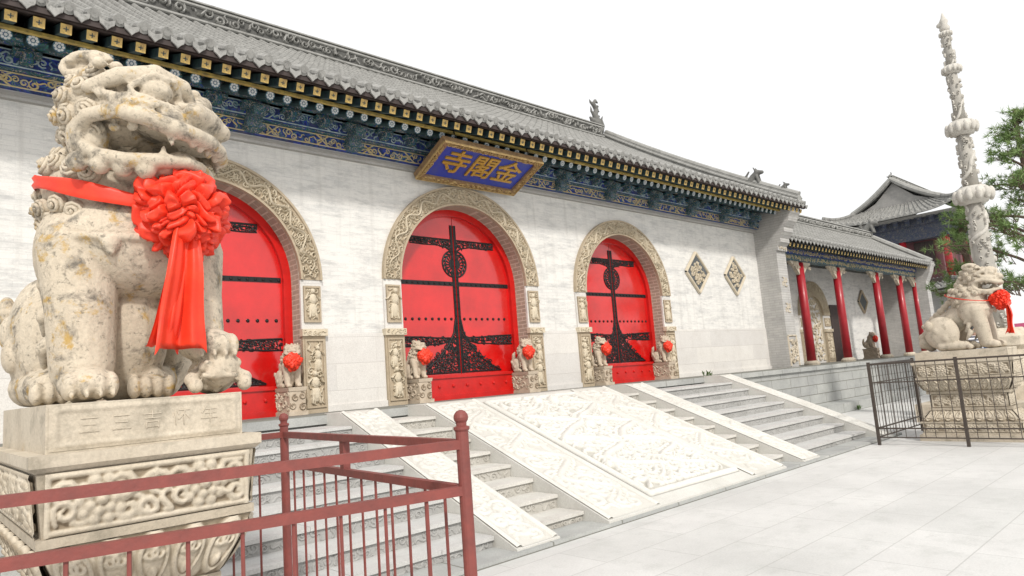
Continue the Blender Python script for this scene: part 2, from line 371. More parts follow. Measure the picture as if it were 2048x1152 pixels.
M['rail']=plain('dull_red_rail_paint',(.23,.055,.045),.55,0,0,.3,9,.25,c2=(.15,.043,.037))
M['darkrail']=plain('brown_black_rail_paint',(.075,.06,.05),.5,.2,0,.3,12,.1)
M['fabric']=plain('red_satin',(.83,.055,.020),.45,0,0,.2,10,.1,c2=(.70,.032,.014),spec=.4)
M['bark']=plain('pine_bark',(.13,.09,.065),.9,0,0,.5,9,.5)
M['needle']=plain('pine_needles',(.13,.22,.07),.7,0,0,.4,2,0,c2=(.20,.28,.09))
M['weed']=plain('weed_green',(.09,.16,.04),.7,0,0,.4,6,0)
M['skin']=plain('skin',(.52,.33,.24),.5,0,0,.1,6,0)
M['hair']=plain('dark_cap_cloth',(.02,.018,.016),.5,0,0,.3,20,.2)
def stripemat():
    m,nt,b=mk('striped_shirt'); v=vec(nt); sp=nt.nodes.new('ShaderNodeSeparateXYZ'); nt.links.new(v,sp.inputs[0])
    nt.links.new(ramp(nt,mth(nt,'FRACT',mth(nt,'MULTIPLY',sp.outputs[2],14)),[(0,(.06,.07,.1)),(.5,(.6,.6,.62))],True),b.inputs['Base Color']); b.inputs['Roughness'].default_value=.9; return m
M['shirt']=stripemat()
M['trouser']=plain('dark_trousers',(.05,.05,.07),.9,0,0,.2,20,.1)
M['bag']=plain('blue_bag',(.03,.17,.55),.6,0,0,.2,10,.1)
M['pink']=plain('pink_board',(.62,.12,.25),.6,0,0,.2,4,.05)
M['greywall']=stone('court_wall_brick',(.5,.49,.47),(.4,.39,.38),1,bump=.2,block=(.4,.1,.01,'YZX',(.3,.3,.29)))
M['towerwall']=plain('tower_red_wall',(.17,.055,.06),.7,0,0,.3,3,.1,c2=(.12,.06,.07))

# ------------------------------------------------------------------ setting
mb=MB(); mb.grid(lambda u,v:(-300+u*700,-300+v*700,0),10,10)
tag(build('ground',mb,M['pave']),kind='structure')
mb=MB(); mb.box(-4,15,YB-.38,YB+.02,0,.045)
tag(build('kerb_strip',mb,M['terr']),kind='structure')
mb=MB(); mb.box(-7,36,YE,24,0,P); mb.box(-7.0,36.0,YE-.07,YE+.5,P-.13,P+.006)
tag(build('terrace',mb,M['terr']),kind='structure')
mb=MB(); mb.box(14.9,36,YE-.7,YE+.02,0,.26)
tag(build('low_step',mb,M['terr']),kind='structure')

# ------------------------------------------------------------------ stairs
NR=9; RH=P/NR; RUN=(YE-YB)/NR; SL=P/(YE-YB); BET=math.atan(SL)
def stair(x0,x1,label,m,seed,cs,H=.012):
    t=thing('stone_staircase',label,'stairs',((x0+x1)/2,YB,0),group='flights of steps up to the temple gate')
    rj=random.Random(seed)
    for i in range(NR-1):
        mb=MB(); y=YB+i*RUN; z=(i+1)*RH
        y1=y+RUN+.03 if i<NR-2 else YE-.075
        mb.box(x0+.004,x1-.004,y+.03,y1,z-RH-.02 if i else 0,z-.04)
        mb.cur=1; xx=x0+.004
        while xx<x1-.01:
            L=rj.uniform(.8,1.5); xe=min(x1-.004,xx+L)
            if x1-.004-xe<.3: xe=x1-.004
            e=rj.uniform(-.005,.005)
            mb.box(xx+.002,xe-.002,y+e,y1,z-.04,z+rj.uniform(-.003,.002)); xx=xe
        mb.cur=0
        curls(mb,x0+.03,x1-.03,z-RH+.006,z-.045,cs,lambda u,v,h,y=y:(u,y+.03-h,v),H,seed+i,1.0)
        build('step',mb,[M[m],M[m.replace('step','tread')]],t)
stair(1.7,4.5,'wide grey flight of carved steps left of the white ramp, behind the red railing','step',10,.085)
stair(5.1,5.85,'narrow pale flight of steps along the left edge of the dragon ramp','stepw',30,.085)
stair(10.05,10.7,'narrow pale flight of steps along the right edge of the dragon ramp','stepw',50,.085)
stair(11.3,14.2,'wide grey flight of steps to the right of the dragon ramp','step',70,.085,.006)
cB,sB=math.cos(BET),math.sin(BET)
def slopemap(z0,y0):
    return lambda u,v,h:(u,y0+v*cB-h*sB,z0+v*sB+h*cB)
def sideslab(x0,x1,label,seed,H=.022):
    t=thing('stair_side_slab',label,'stair slab',((x0+x1)/2,YB,0),group='sloping side slabs of the stairs')
    k=.19; yb=YB-.33; yt=YB+(P+.014-k)/SL
    mb=MB(); mb.poly_yz([(yb,0),(yb,k+SL*(yb-YB)),(yt,P+.014),(YE,P+.014),(YE,0)],x0,x1)
    build('slab',mb,M['slabw'],t)
    Ls=(yt-yb)/cB
    mp=slopemap(k+SL*(yb-YB),yb)
    hf=HF(x0+.012,x1-.012,.02,Ls-.01,.012)
    for xx in (x0+.045,x1-.045): strip(hf,[(xx,0),(xx,Ls)],.036,H*.9,None,False)
    curls(hf,x0+.10,x1-.10,.08,Ls-.05,.19,None,H,seed,1.3,None,.6,.19)
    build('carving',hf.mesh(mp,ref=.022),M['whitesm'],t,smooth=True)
sideslab(1.15,1.7,'sloping carved side slab at the far left of the stairs behind the big lion',1)
sideslab(4.5,5.1,'sloping carved white slab between the wide left steps and the narrow left steps',2,.028)
sideslab(10.7,11.3,'sloping carved white slab between the narrow right steps and the wide right steps',3,.018)
sideslab(14.2,14.75,'sloping carved slab at the far right end of the stairs near the fenced lion',4,.012)
t=thing('carved_stone_ramp','broad sloping white stone ramp carved with dragons and clouds below the middle doorway','stone ramp',(7.95,YB,0))
x0,x1=5.85,10.05; k=.21; yb=YB-.36; yt=YB+(P+.014-k)/SL; Ls=(yt-yb)/cB; mp=slopemap(k+SL*(yb-YB),yb)
mb=MB(); mb.poly_yz([(yb,0),(yb,k+SL*(yb-YB)),(yt,P+.014),(YE,P+.014),(YE,0)],x0,x1); build('slab',mb,M['slabw'],t)
for a,b in ((x0+.06,6.80),(9.10,x1-.06)):
    hf=HF(a-.04,b+.04,.03,Ls-.01,.012)
    curls(hf,a+.09,b-.09,.14,Ls-.1,.25,None,.026,11+int(a),1.25,None,.7,.155)
    for s in (a,b): strip(hf,[(s,.05),(s,Ls-.03)],.04,.024,None,False)
    w=(b-a)/2-.2; c=(a+b)/2
    dragon(hf,[(c+w*math.sin(q*.36),.3+(Ls-.6)*q/60) for q in range(61)],.06,.055,None)
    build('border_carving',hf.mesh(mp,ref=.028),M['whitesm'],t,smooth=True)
a,b=6.94,8.96
hf=HF(a-.06,b+.06,.2,Ls-.14,.0115)
for p in ([(a,.26),(b,.26)],[(a,Ls-.2),(b,Ls-.2)],[(a,.26),(a,Ls-.2)],[(b,.26),(b,Ls-.2)]): strip(hf,p,.05,.045,None,False)
curls(hf,a+.09,b-.09,.36,Ls-.3,.21,None,.055,77,1.5,None,.72,.175)
for q0 in range(2):
    pth=[(a+.52+.95*q0+.34*math.sin(q*.30+q0*2)+.05*math.cos(q*.8),.5+(Ls-1.)*q/70) for q in range(71)]
    dragon(hf,pth,.08,.11,None)
    hx,hy=pth[-1]; blob(hf,hx,hy+.04,.12,.13,.13,None)
    for s in (-1,1): strip(hf,[(hx+s*.05,hy+.12),(hx+s*.14,hy+.22),(hx+s*.1,hy+.3)],.03,.08,None); blob(hf,hx+s*.05,hy+.08,.03,.03,.155,None)
    for k in (12,30,48):
        px,py=pth[k]
        for s in (-1,1):
            strip(hf,[(px,py),(px+s*.14,py-.05),(px+s*.2,py+.05)],.035,.095,None)
            for q in range(3): strip(hf,[(px+s*.2,py+.05),(px+s*(.2+.07*math.cos(q*.7-.4)),py+.05+.08*math.sin(q*.7+.3))],.014,.085,None)
blob(hf,(a+b)/2,Ls*.6,.12,.12,.115,None)
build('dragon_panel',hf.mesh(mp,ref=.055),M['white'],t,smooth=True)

# ------------------------------------------------------------------ temple gate hall
X0H,X1H=-4.26,20.44
hall=thing('temple_gate_hall','long grey brick temple gate hall with three arched red doorways and tiled roof','temple',(CX,YW,P))
ZT=5.62
DO=[(CX-4.85,1.45,3.50),(CX,1.52,3.58),(CX+4.85,1.45,3.50)]
def archwall(parent,x0,x1,yf,yb,zb,zt,arches,mat,revmat):
    mb=MB(); x=x0
    for cx,r,zs in arches:
        mb.box(x,cx-r,yf,yb,zb,zt); n=28
        for i in range(n):
            a0=pi*(1-i/n); a1=pi*(1-(i+1)/n)
            xa,xb=cx+r*math.cos(a0),cx+r*math.cos(a1); za,zbb=zs+r*math.sin(a0),zs+r*math.sin(a1)
            mb.add([(xa,yf,za),(xb,yf,zbb),(xb,yf,zt),(xa,yf,zt)],[(0,1,2,3)])
        x=cx+r
    mb.box(x,x1,yf,yb,zb,zt)
    w=build('wall',mb,mat,parent)
    for cx,r,zs in arches:
        mb=MB(); pts=[(cx-r+.003,zb)]+[(cx+(r-.003)*math.cos(pi*(1-i/28)),zs+(r-.003)*math.sin(pi*(1-i/28))) for i in range(29)]+[(cx+r-.003,zb)]
        for i in range(len(pts)-1):
            (xa,za),(xb,zbb)=pts[i],pts[i+1]
            mb.add([(xa,yf,za),(xa,yb,za),(xb,yb,zbb),(xb,yf,zbb)],[(0,1,2,3)])
        build('arch_reveal',mb,revmat,parent)
    return w
archwall(hall,-3.7,19.7,YW,YW+.62,P,ZT,DO,M['wall'],M['reveal'])
mb=MB(); mb.box(-3.7,19.7,YW-.05,YW+.3,ZT,ZT+.05); mb.box(-3.7,19.7,YW-.1,YW+.3,ZT+.05,ZT+.1)
build('cornice',mb,M['pier'],hall)
def surround(parent,cx,r,zs,w,y,zb,seed):
    n=44; mb=MB(); prof=[(0,0),(0,.08),(.035,.08),(.045,.05),(w-.045,.05),(w-.035,.08),(w,.08),(w,0)]
    vs=[]
    for i in range(n+1):
        a=pi*i/n
        for v,h in prof: vs.append((cx+(r+v)*math.cos(a),y-h,zs+(r+v)*math.sin(a)))
    q=len(prof); mb.add(vs,[(i*q+k,i*q+k+1,(i+1)*q+k+1,(i+1)*q+k) for i in range(n) for k in range(q-1)])
    o=build('arch_surround',mb,M['tan'],parent)
    mb=MB(); rm=r+w/2
    am=lambda u,v,h:(cx-(r+v)*math.cos(u/rm),y-.05-h,zs+(r+v)*math.sin(u/rm))
    curls(mb,.02,pi*rm-.02,.05,w-.05,.088,am,.04,seed,1.2)
    dragon(mb,[(.15+(pi*rm*.45)*k/40,w/2+w*.2*math.sin(k*.8)) for k in range(41)],.026,.065,am)
    dragon(mb,[(pi*rm-.15-(pi*rm*.45)*k/40,w/2+w*.2*math.sin(k*.8)) for k in range(41)],.026,.065,am)
    build('carving',mb,M['cream'],o)
    for s in (-1,1):
        xa,xb=sorted((cx+s*r,cx+s*(r+w))); xm=(xa+xb)/2
        ea,eb=(xa-.02,xb) if s<0 else (xa,xb+.02)
        mb=MB(); mb.box(xa,xb,y-.04,y,zb+1.31,zs); build('jamb',mb,M['dado'],parent)
        mb=MB(); z0,z1=zb+1.42,zs-.10; mb.box(xa+.04,xb-.04,y-.055,y-.03,z0,z1)
        for a,b,c,d in ((xa+.04,xb-.04,z0,z0+.03),(xa+.04,xb-.04,z1-.03,z1),(xa+.04,xa+.065,z0+.03,z1-.03),(xb-.065,xb-.04,z0+.03,z1-.03)): mb.box(a,b,y-.075,y-.05,c,d)
        p=build('jamb_panel',mb,M['tan'],parent); mb=MB(); fm=lambda u,v,h:(u,y-.055-h,v)
        figure(mb,xm,z0+.06,(z1-z0)*.86,fm,.05,seed+s); curls(mb,xa+.075,xb-.075,z0+.05,z1-.05,.08,fm,.03,seed+5+s,1.,None,.45)
        build('carving',mb,M['cream'],p)
        mb=MB(); mb.box(ea-.02,eb+.02,y-.11,y,zb+1.2,zb+1.31); fm2=lambda u,v,h:(u,y-.11-h,v); curls(mb,ea,eb,zb+1.215,zb+1.295,.07,fm2,.018,seed+12+s)
        build('jamb_capital',mb,M['cream'],parent)
        mb=MB(); mb.box(ea,eb,y-.06,y,zb,zb+1.2)
        z0,z1=zb+.08,zb+1.15
        for a,b,c,d in ((ea+.03,eb-.03,z0,z0+.03),(ea+.03,eb-.03,z1-.03,z1),(ea+.03,ea+.055,z0+.03,z1-.03),(eb-.055,eb-.03,z0+.03,z1-.03)): mb.box(a,b,y-.082,y-.055,c,d)
        p=build('jamb_panel',mb,M['tan'],parent); mb=MB(); fm=lambda u,v,h:(u,y-.062-h,v)
        figure(mb,xm,z0+.06,(z1-z0)*.5,fm,.06,seed+30+s); figure(mb,xm+.05*s,z0+.52*(z1-z0),(z1-z0)*.4,fm,.05,seed+33+s)
        curls(mb,ea+.07,eb-.07,z0+.05,z1-.05,.09,fm,.035,seed+9+s,1.,None,.45)
        build('carving',mb,M['cream'],p)
for i,(cx,r,zs) in enumerate(DO): surround(hall,cx,r,zs,.365,YW,P,100+i*20)
SW=.39
edges=[-3.7]+[v for cx,r,zs in DO for v in (cx-r-SW,cx+r+SW)]+[19.7]
for i in range(0,8,2):
    mb=MB(); mb.box(edges[i],edges[i+1],YW-.02,YW+.1,P,P+1.24); mb.box(edges[i],edges[i+1],YW-.05,YW,P,P+.1); build('dado',mb,M['dado'],hall)
mb=MB(); mb.ell((0,0,0),(.03,.03,.03),8,5); studm=mesh('stud',mb,M['iron'])
def iron_parts(leaf,cx,sg,r,zs):
    y=YD
    X=lambda x:cx+sg*x
    arch=lambda x:zs+math.sqrt(max(0,r*r-x*x))
    fm=lambda u,v,h:(X(u),y-.003-h,v)
    def studs(mb,L,s=.02):
        for a,b in L: mb.ell((X(a),y-.012,b),(s,s*.9,s),8,5)
    mb=MB(); zt=arch(.1)-.3
    mb.poly_xz([(X(.014),P+.48),(X(.05),P+.48),(X(.05),zt),(X(.014),zt)],y-.012,y+.01)
    strip(mb,[(.064,P+.48),(.064,zt)],.010,.018,fm,False); studs(mb,[(.032,P+.75+.14*i) for i in range(16)],.014)
    build('iron_strip',mb,M['iron'],leaf)
    zc=zs+.44; mb=MB()
    for rr,w in ((.26,.020),(.19,.013)):
        strip(mb,[(.03+rr*math.sin(pi*i/16),zc-rr*math.cos(pi*i/16)) for i in range(17)],w,.018,fm,False)
    mb.poly_xz([(X(.03),zc-.11)]+[(X(.03+.11*math.sin(pi*i/10)),zc-.11*math.cos(pi*i/10)) for i in range(1,10)]+[(X(.03),zc+.11)],y-.010,y+.01)
    for i in range(8):
        an=pi*(i+.5)/8; strip(mb,[(.03+.12*math.sin(an),zc-.12*math.cos(an)),(.03+.2*math.sin(an+.15),zc-.2*math.cos(an+.15)),(.03+.25*math.sin(an-.1),zc-.25*math.cos(an-.1))],.03,.014,fm)
    build('iron_roundel',mb,M['iron'],leaf)
    q=zs-3.58; xe=r-.15
    def lace(top,bot,nm,seed,cs=.07):
        mb=MB()
        strip(mb,top,.018,.016,fm,False); strip(mb,bot,.014,.016,fm,False)
        def at(L,u):
            for (a,b),(c,d) in zip(L[:-1],L[1:]):
                if a<=u<=c: return b+(d-b)*(u-a)/(c-a)
            return L[-1][1]
        lo=min(b for a,b in bot); hi=max(b for a,b in top)
        curls(mb,top[0][0],top[-1][0],lo,hi,cs,fm,.012,seed,1.4,lambda u,v:at(bot,u)-.0<v<at(top,u)+.0,.6,.19)
        n=int((top[-1][0]-top[0][0]-.1)/.13)
        studs(mb,[(top[0][0]+.06+.13*k,(at(top,top[0][0]+.06+.13*k)+at(bot,top[0][0]+.06+.13*k))/2) for k in range(n+1)],.02)
        build(nm,mb,M['iron'],leaf)
    x4=math.sqrt(max(.1,(r-.14)**2-(4.50+q-zs)**2))
    lace([(.06,4.50+q),(.5,4.50+q),(x4,4.50+q)],[(.06,4.27+q),(.18,4.34+q),(.4,4.38+q),(.7,4.37+q),(x4,4.38+q)],'iron_band',int(cx)+sg)
    mb=MB(); mb.poly_xz([(X(.06),3.58+q),(X(xe),3.58+q),(X(xe),3.66+q),(X(.06),3.66+q)],y-.012,y+.01); studs(mb,[(.14+.125*i,3.62+q) for i in range(int((xe-.16)/.125)+1)],.026); build('iron_band',mb,M['iron'],leaf)
    lace([(.16,2.56),(.6,2.57),(.9,2.59),(xe,2.60)],[(.16,2.52),(.45,2.45),(.75,2.44),(1.,2.42),(xe,2.42)],'iron_band',int(cx)+sg+40,.065)
    for i in range(8): link('stud',studm,leaf,loc=Vector((X(.16+.15*i),y,2.93+q*.5)))
    mb=MB(); tri=[(.065,2.92),(.12,2.66),(.27,2.42),(.48,2.20),(.74,2.03),(1.02,1.9)]
    ins=lambda u,v:u<.02+.97*((2.90-v)/1.0)**1.5
    curls(mb,.065,1.02,1.9,2.85,.085,fm,.012,int(cx*10)+sg+7,1.5,ins,.7,.175)
    strip(mb,tri,.020,.018,fm,False); strip(mb,[(.05,1.9),(1.02,1.9)],.018,.018,fm,False)
    build('iron_ornament',mb,M['iron'],leaf)
for cx,r,zs in DO:
    for sg in (-1,1):
        mb=MB(); n=18
        for i in range(n):
            a,b=.007+(r-.007)*math.sin(pi/2*i/n),.007+(r-.007)*math.sin(pi/2*(i+1)/n)
            za,zb2=zs+math.sqrt(max(0,r*r-a*a)),zs+math.sqrt(max(0,r*r-b*b))
            mb.add([(cx+sg*a,YD,P+.42),(cx+sg*b,YD,P+.42),(cx+sg*b,YD,zb2),(cx+sg*a,YD,za)],[(0,1,2,3)])
        mb.add([(cx+sg*.007,YD,P+.42),(cx+sg*.007,YD+.06,P+.42),(cx+sg*.007,YD+.06,zs+r),(cx+sg*.007,YD,zs+r)],[(0,1,2,3)])
        leaf=build('door_leaf',mb,M['red'],hall)
        iron_parts(leaf,cx,sg,r,zs)
    mb=MB(); vs=[]; n=40
    pts=[(cx-r,P+.45)]+[(cx-r*math.cos(pi*i/n),zs+r*math.sin(pi*i/n)) for i in range(n+1)]+[(cx+r,P+.45)]
    ri=r-.13
    pin=[(cx-ri,P+.45)]+[(cx-ri*math.cos(pi*i/n),zs+ri*math.sin(pi*i/n)) for i in range(n+1)]+[(cx+ri,P+.45)]
    for (a,b),(c,d) in zip(pts,pin): vs+=[(a,YD-.07,b),(c,YD-.07,d),(c,YD+.0,d)]
    mb.add(vs,[(i*3+k,i*3+k+1,i*3+k+4,i*3+k+3) for i in range(len(pts)-1) for k in range(2)])
    build('door_frame',mb,M['redframe'],hall)
    mb=MB(); mb.box(cx-r+.004,cx+r-.004,YD-.16,YD+.1,P,P+.40); mb.box(cx-r+.004,cx+r-.004,YD-.19,YD+.1,P+.40,P+.46)
    mb.box(cx-r+.004,cx+r-.004,YD-.19,YD+.1,P+.0,P+.09)
    for i in range(9): mb.ell((cx-r+.2+i*(2*r-.4)/8,YD-.165,P+.25),(.03,.03,.03),8,5)
    build('threshold',mb,M['redframe'],hall)
for dx in (16.2,18.2):
    mb=MB(); s=.56; mb.poly_xz([(dx-s,4.2),(dx,4.2-s),(dx+s,4.2),(dx,4.2+s)],YW-.03,YW+.02)
    o=build('diamond_panel',mb,M['slate'],hall)
    mb=MB(); fm=lambda u,v,h:(dx+u,YW-.03-h,4.2+v)
    for pr in ([(-s,0),(0,s)],[(0,s),(s,0)],[(s,0),(0,-s)],[(0,-s),(-s,0)]): strip(mb,pr,.045,.05,fm,False)
    curls(mb,-.42,.42,-.42,.42,.11,fm,.04,int(dx),1.1,lambda u,v:abs(u)+abs(v)<.38)
    build('carving',mb,M['cream'],o)
def paintbeam(y,z0,z1,seed,gm,bay):
    mb=MB(); mb.box(-3.7,19.7,y,YW+.2,z0,z1); o=build('painted_beam',mb,M['beam'],hall)
    mb=MB(); fm=lambda u,v,h:(u,y-.002-h,v)
    curls(mb,-3.6,19.6,z0+.03,z1-.03,.09,fm,.008,seed,1.1,None,.5,.14)
    for zz in (z0+.012,z1-.012): strip(mb,[(-3.7,zz),(19.7,zz)],.010,.01,fm,False)
    x=-3.0
    while x<19.5:
        for e in (-.32,.32): strip(mb,[(x+e,z0+.01),(x+e*1.35,(z0+z1)/2),(x+e,z1-.01)],.016,.012,fm,False)
        x+=bay
    build('gilded_pattern',mb,gm,o)
paintbeam(9.80,ZT+.10,ZT+.30,1,M['gilt'],.85)
mb=MB(); mb.box(-3.7,19.7,9.76,YW+.2,ZT+.30,ZT+.335); build('green_strip',mb,M['beam2'],hall)
paintbeam(9.72,ZT+.335,ZT+.56,2,M['pale'],1.7)
mb=MB(); mb.tube([(-3.7,9.62,ZT+.68),(19.7,9.62,ZT+.68)],.12,12); build('eave_purlin',mb,M['beam2'],hall,smooth=True)
mb=MB(); mb.box(-.11,.11,9.64,9.8,ZT+.1,ZT+.56); mb.box(-.2,.2,9.56,9.82,ZT+.40,ZT+.50); mb.box(-.09,.09,9.46,9.7,ZT+.28,ZT+.42); mb.box(-.14,.14,9.6,9.8,ZT+.12,ZT+.2)
me=mesh('bracket_block',mb,M['beam2'])
mb=MB(); mb.box(-.07,.07,9.60,9.74,ZT+.37,ZT+.56); mb.box(-.15,.15,9.58,9.74,ZT+.47,ZT+.53); mb.box(-.05,.05,9.52,9.66,ZT+.40,ZT+.47)
me2=mesh('small_bracket',mb,M['beam2'])
for i in range(14):
    link('bracket_block',me,hall,loc=Vector((-2.9+i*1.7,0,0))-hall.location)
    for e in (.57,1.13):
        if -2.9+i*1.7+e<19.6: link('small_bracket',me2,hall,loc=Vector((-2.9+i*1.7+e,0,0))-hall.location)
SP=.26; NRf=95
mb=MB(); q=.057
def rot_bar(mb,y0,z0,y1,z1,hw):
    d=Vector((0,y1-y0,z1-z0)).normalized(); nrm=Vector((0,-d.z,d.y))
    vs=[]
    for yy,zz in ((y0,z0),(y1,z1)):
        c=Vector((0,yy,zz))
        for a,b in ((-1,-1),(1,-1),(1,1),(-1,1)): vs.append(c+Vector((a*hw,0,0))+nrm*(b*hw))
    mb.cur=1; mb.add(vs,[(0,1,2,3)]); mb.cur=0; mb.add(vs,[(0,4,5,1),(1,5,6,2),(2,6,7,3),(3,7,4,0)])
    c=Vector((0,y0,z0))-d*.004; k=hw*.5
    for p,e in (((-1,0),(1,0)),((0,-1),(0,1))):
        a=Vector((p[0]*k,0,0))+nrm*(p[1]*k); b=Vector((e[0]*k,0,0))+nrm*(e[1]*k); s=(nrm if p[1]==0 else Vector((1,0,0)))*hw*.09
        mb.add([c+a-s,c+b-s,c+b+s,c+a+s],[(0,1,2,3)])
rot_bar(mb,8.70,6.10,9.5,6.40,q)
fl=mesh('flying_rafter',mb,[M['green'],M['goldend']])
mb=MB(); mb.tube([(0,9.15,6.08),(0,9.95,6.40)],.06,10)
d=Vector((0,.8,.32)).normalized()
def disc(mb,c,r,off,n=10):
    c=Vector(c)-d*off; up=Vector((0,-d.z,d.y))
    vs=[c+Vector((1,0,0))*r*math.cos(2*pi*k/n)+up*r*math.sin(2*pi*k/n) for k in range(n)]; mb.add(vs,[tuple(range(n))])
mb.cur=1; disc(mb,(0,9.15,6.08),.068,.004,14)
mb.cur=2
for k in range(8):
    a=2*pi*k/8; up=Vector((0,-d.z,d.y)); disc(mb,Vector((0,9.15,6.08))+Vector((1,0,0))*.043*math.cos(a)+up*.043*math.sin(a),.017,.008,7)
disc(mb,(0,9.15,6.08),.018,.008,8)
rr=mesh('round_rafter',mb,[M['green'],M['teal'],M['petal']])
for i in range(NRf):
    x=X0H+(i+.5)*SP
    link('flying_rafter',fl,hall,loc=Vector((x,0,0))-hall.location)
    link('round_rafter',rr,hall,loc=Vector((x,0,0))-hall.location)
mb=MB()
mb.add([(X0H,8.62,6.16),(X1H,8.62,6.16),(X1H,9.6,6.53),(X0H,9.6,6.53)],[(0,1,2,3)])
mb.add([(X0H,9.08,6.14),(X1H,9.08,6.14),(X1H,10.1,6.56),(X0H,10.1,6.56)],[(0,1,2,3)])
build('eave_board',mb,M['board'],hall)
mb=MB(); mb.box(X0H,X1H,9.06,9.12,6.125,6.165); build('yellow_lath',mb,M['yellow'],hall)
mb=MB(); mb.box(X0H,X1H,8.60,8.68,6.17,6.25); build('eave_lath',mb,M['board'],hall)
def slopeface(mb,eL,eR,tL,tR,n,amp=.06,conc=.12,lift=0,rows=14):
    eL,eR,tL,tR=map(Vector,(eL,eR,tL,tR))
    nrm=(eR-eL).cross(tL-eL).normalized()
    if nrm.z<0: nrm=-nrm
    pr=[(0,0),(.26,.02),(.3,.45),(.38,.85),(.5,1),(.62,.85),(.7,.45),(.74,.02)]
    us=[((i+a)/n,h) for i in range(n) for a,h in pr]+[(1,0)]
    vs=[]
    for j in range(rows+1):
        t=j/rows; tz=t*(1-conc)+conc*t*t
        for u,h in us:
            p=(eL.lerp(eR,u)).lerp(tL.lerp(tR,u),t)
            z=eL.z+(eR.z-eL.z)*u; z1=tL.z+(tR.z-tL.z)*u
            p.z=z+(z1-z)*tz+lift*abs(2*u-1)**4*(1-t)**2
            vs.append(p+nrm*(amp*h))
    w=len(us); mb.add(vs,[(j*w+i,j*w+i+1,(j+1)*w+i+1,(j+1)*w+i) for j in range(rows) for i in range(w-1)])
def eavetiles(mb,x0,n,sp,y,z,slope=.5,r=.075):
    rj=random.Random(n)
    for i in range(n):
        x=x0+(i+.5)*sp+rj.uniform(-.008,.008); zz=z+rj.uniform(-.008,.008)
        dd=Vector((0,1,slope)).normalized()
        c=Vector((x,y,zz+.045))
        mb.tube([c-dd*.05,c+dd*.22],r,12)
        mb.tube([c-dd*.062,c-dd*.045],r*.55,8)
    for i in range(n+1):
        x=x0+i*sp; a=sp*.34; zz=z+rj.uniform(-.01,.01)
        mb.poly_xz([(x-a,zz+.02),(x-a*.85,zz-.05),(x-a*.45,zz-.075),(x,zz-.12),(x+a*.45,zz-.075),(x+a*.85,zz-.05),(x+a,zz+.02),(x,zz-.02)],y-.04,y-.015)
RY,RZ=15.8,10.65
mb=MB(); slopeface(mb,(X0H,8.62,6.27),(X1H,8.62,6.27),(X0H,RY,RZ),(X1H,RY,RZ),NRf,.075)
slopeface(mb,(X1H,23,6.4),(X0H,23,6.4),(X1H,RY,RZ),(X0H,RY,RZ),NRf,rows=4)
build('roof',mb,M['roof'],hall,smooth=False)
mb=MB(); eavetiles(mb,X0H,NRf,SP,8.60,6.28); build('eave_tiles',mb,M['tile'],hall)
def ridge(parent,x0,x1,y,z,h,w,seed,cs=.2):
    mb=MB(); mb.box(x0,x1,y-w/2,y+w/2,z-.1,z+h); o=build('ridge',mb,M['ridged'],parent)
    mb=MB()
    for zz in (z+.02,z+h-.06): mb.tube([(x0,y-w/2-.01,zz),(x1,y-w/2-.01,zz)],.045,6)
    mb.box(x0-.02,x1+.02,y-w/2-.07,y+w/2+.07,z+h,z+h+.035)
    mb.tube([(x0,y,z+h+.05),(x1,y,z+h+.05)],.08,8)
    curls(mb,x0+.1,x1-.1,z+.08,z+h-.1,cs,lambda u,v,hh:(u,y-w/2-hh,v),.08,seed,1.15)
    build('carving',mb,M['ridge'],o)
ridge(hall,X0H+.4,X1H-.5,RY,RZ,.44,.26,5)
def hallroofz(y):
    t=(y-8.62)/(RY-8.62); return 6.27+(RZ-6.27)*(t*.88+.12*t*t)
for xg in (X0H+.18,X1H-.18):
    mb=MB(); ys=[8.66+i*(RY-8.66)/14 for i in range(15)]
    for i in range(14):
        a,b=ys[i],ys[i+1]
        mb.add([(xg-.13,a,hallroofz(a)),(xg+.13,a,hallroofz(a)),(xg+.13,a,hallroofz(a)+.3),(xg-.13,a,hallroofz(a)+.3),
                (xg-.13,b,hallroofz(b)),(xg+.13,b,hallroofz(b)),(xg+.13,b,hallroofz(b)+.3),(xg-.13,b,hallroofz(b)+.3)],
               [(0,1,2,3),(0,4,5,1),(1,5,6,2),(2,6,7,3),(3,7,4,0),(7,6,5,4)])
    mb.tube([(xg,y,hallroofz(y)+.33) for y in ys],.09,8)
    for s in (-.14,.14): mb.tube([(xg+s,y,hallroofz(y)+.2) for y in ys],.04,6)
    build('verge_ridge',mb,M['ridge'],hall)
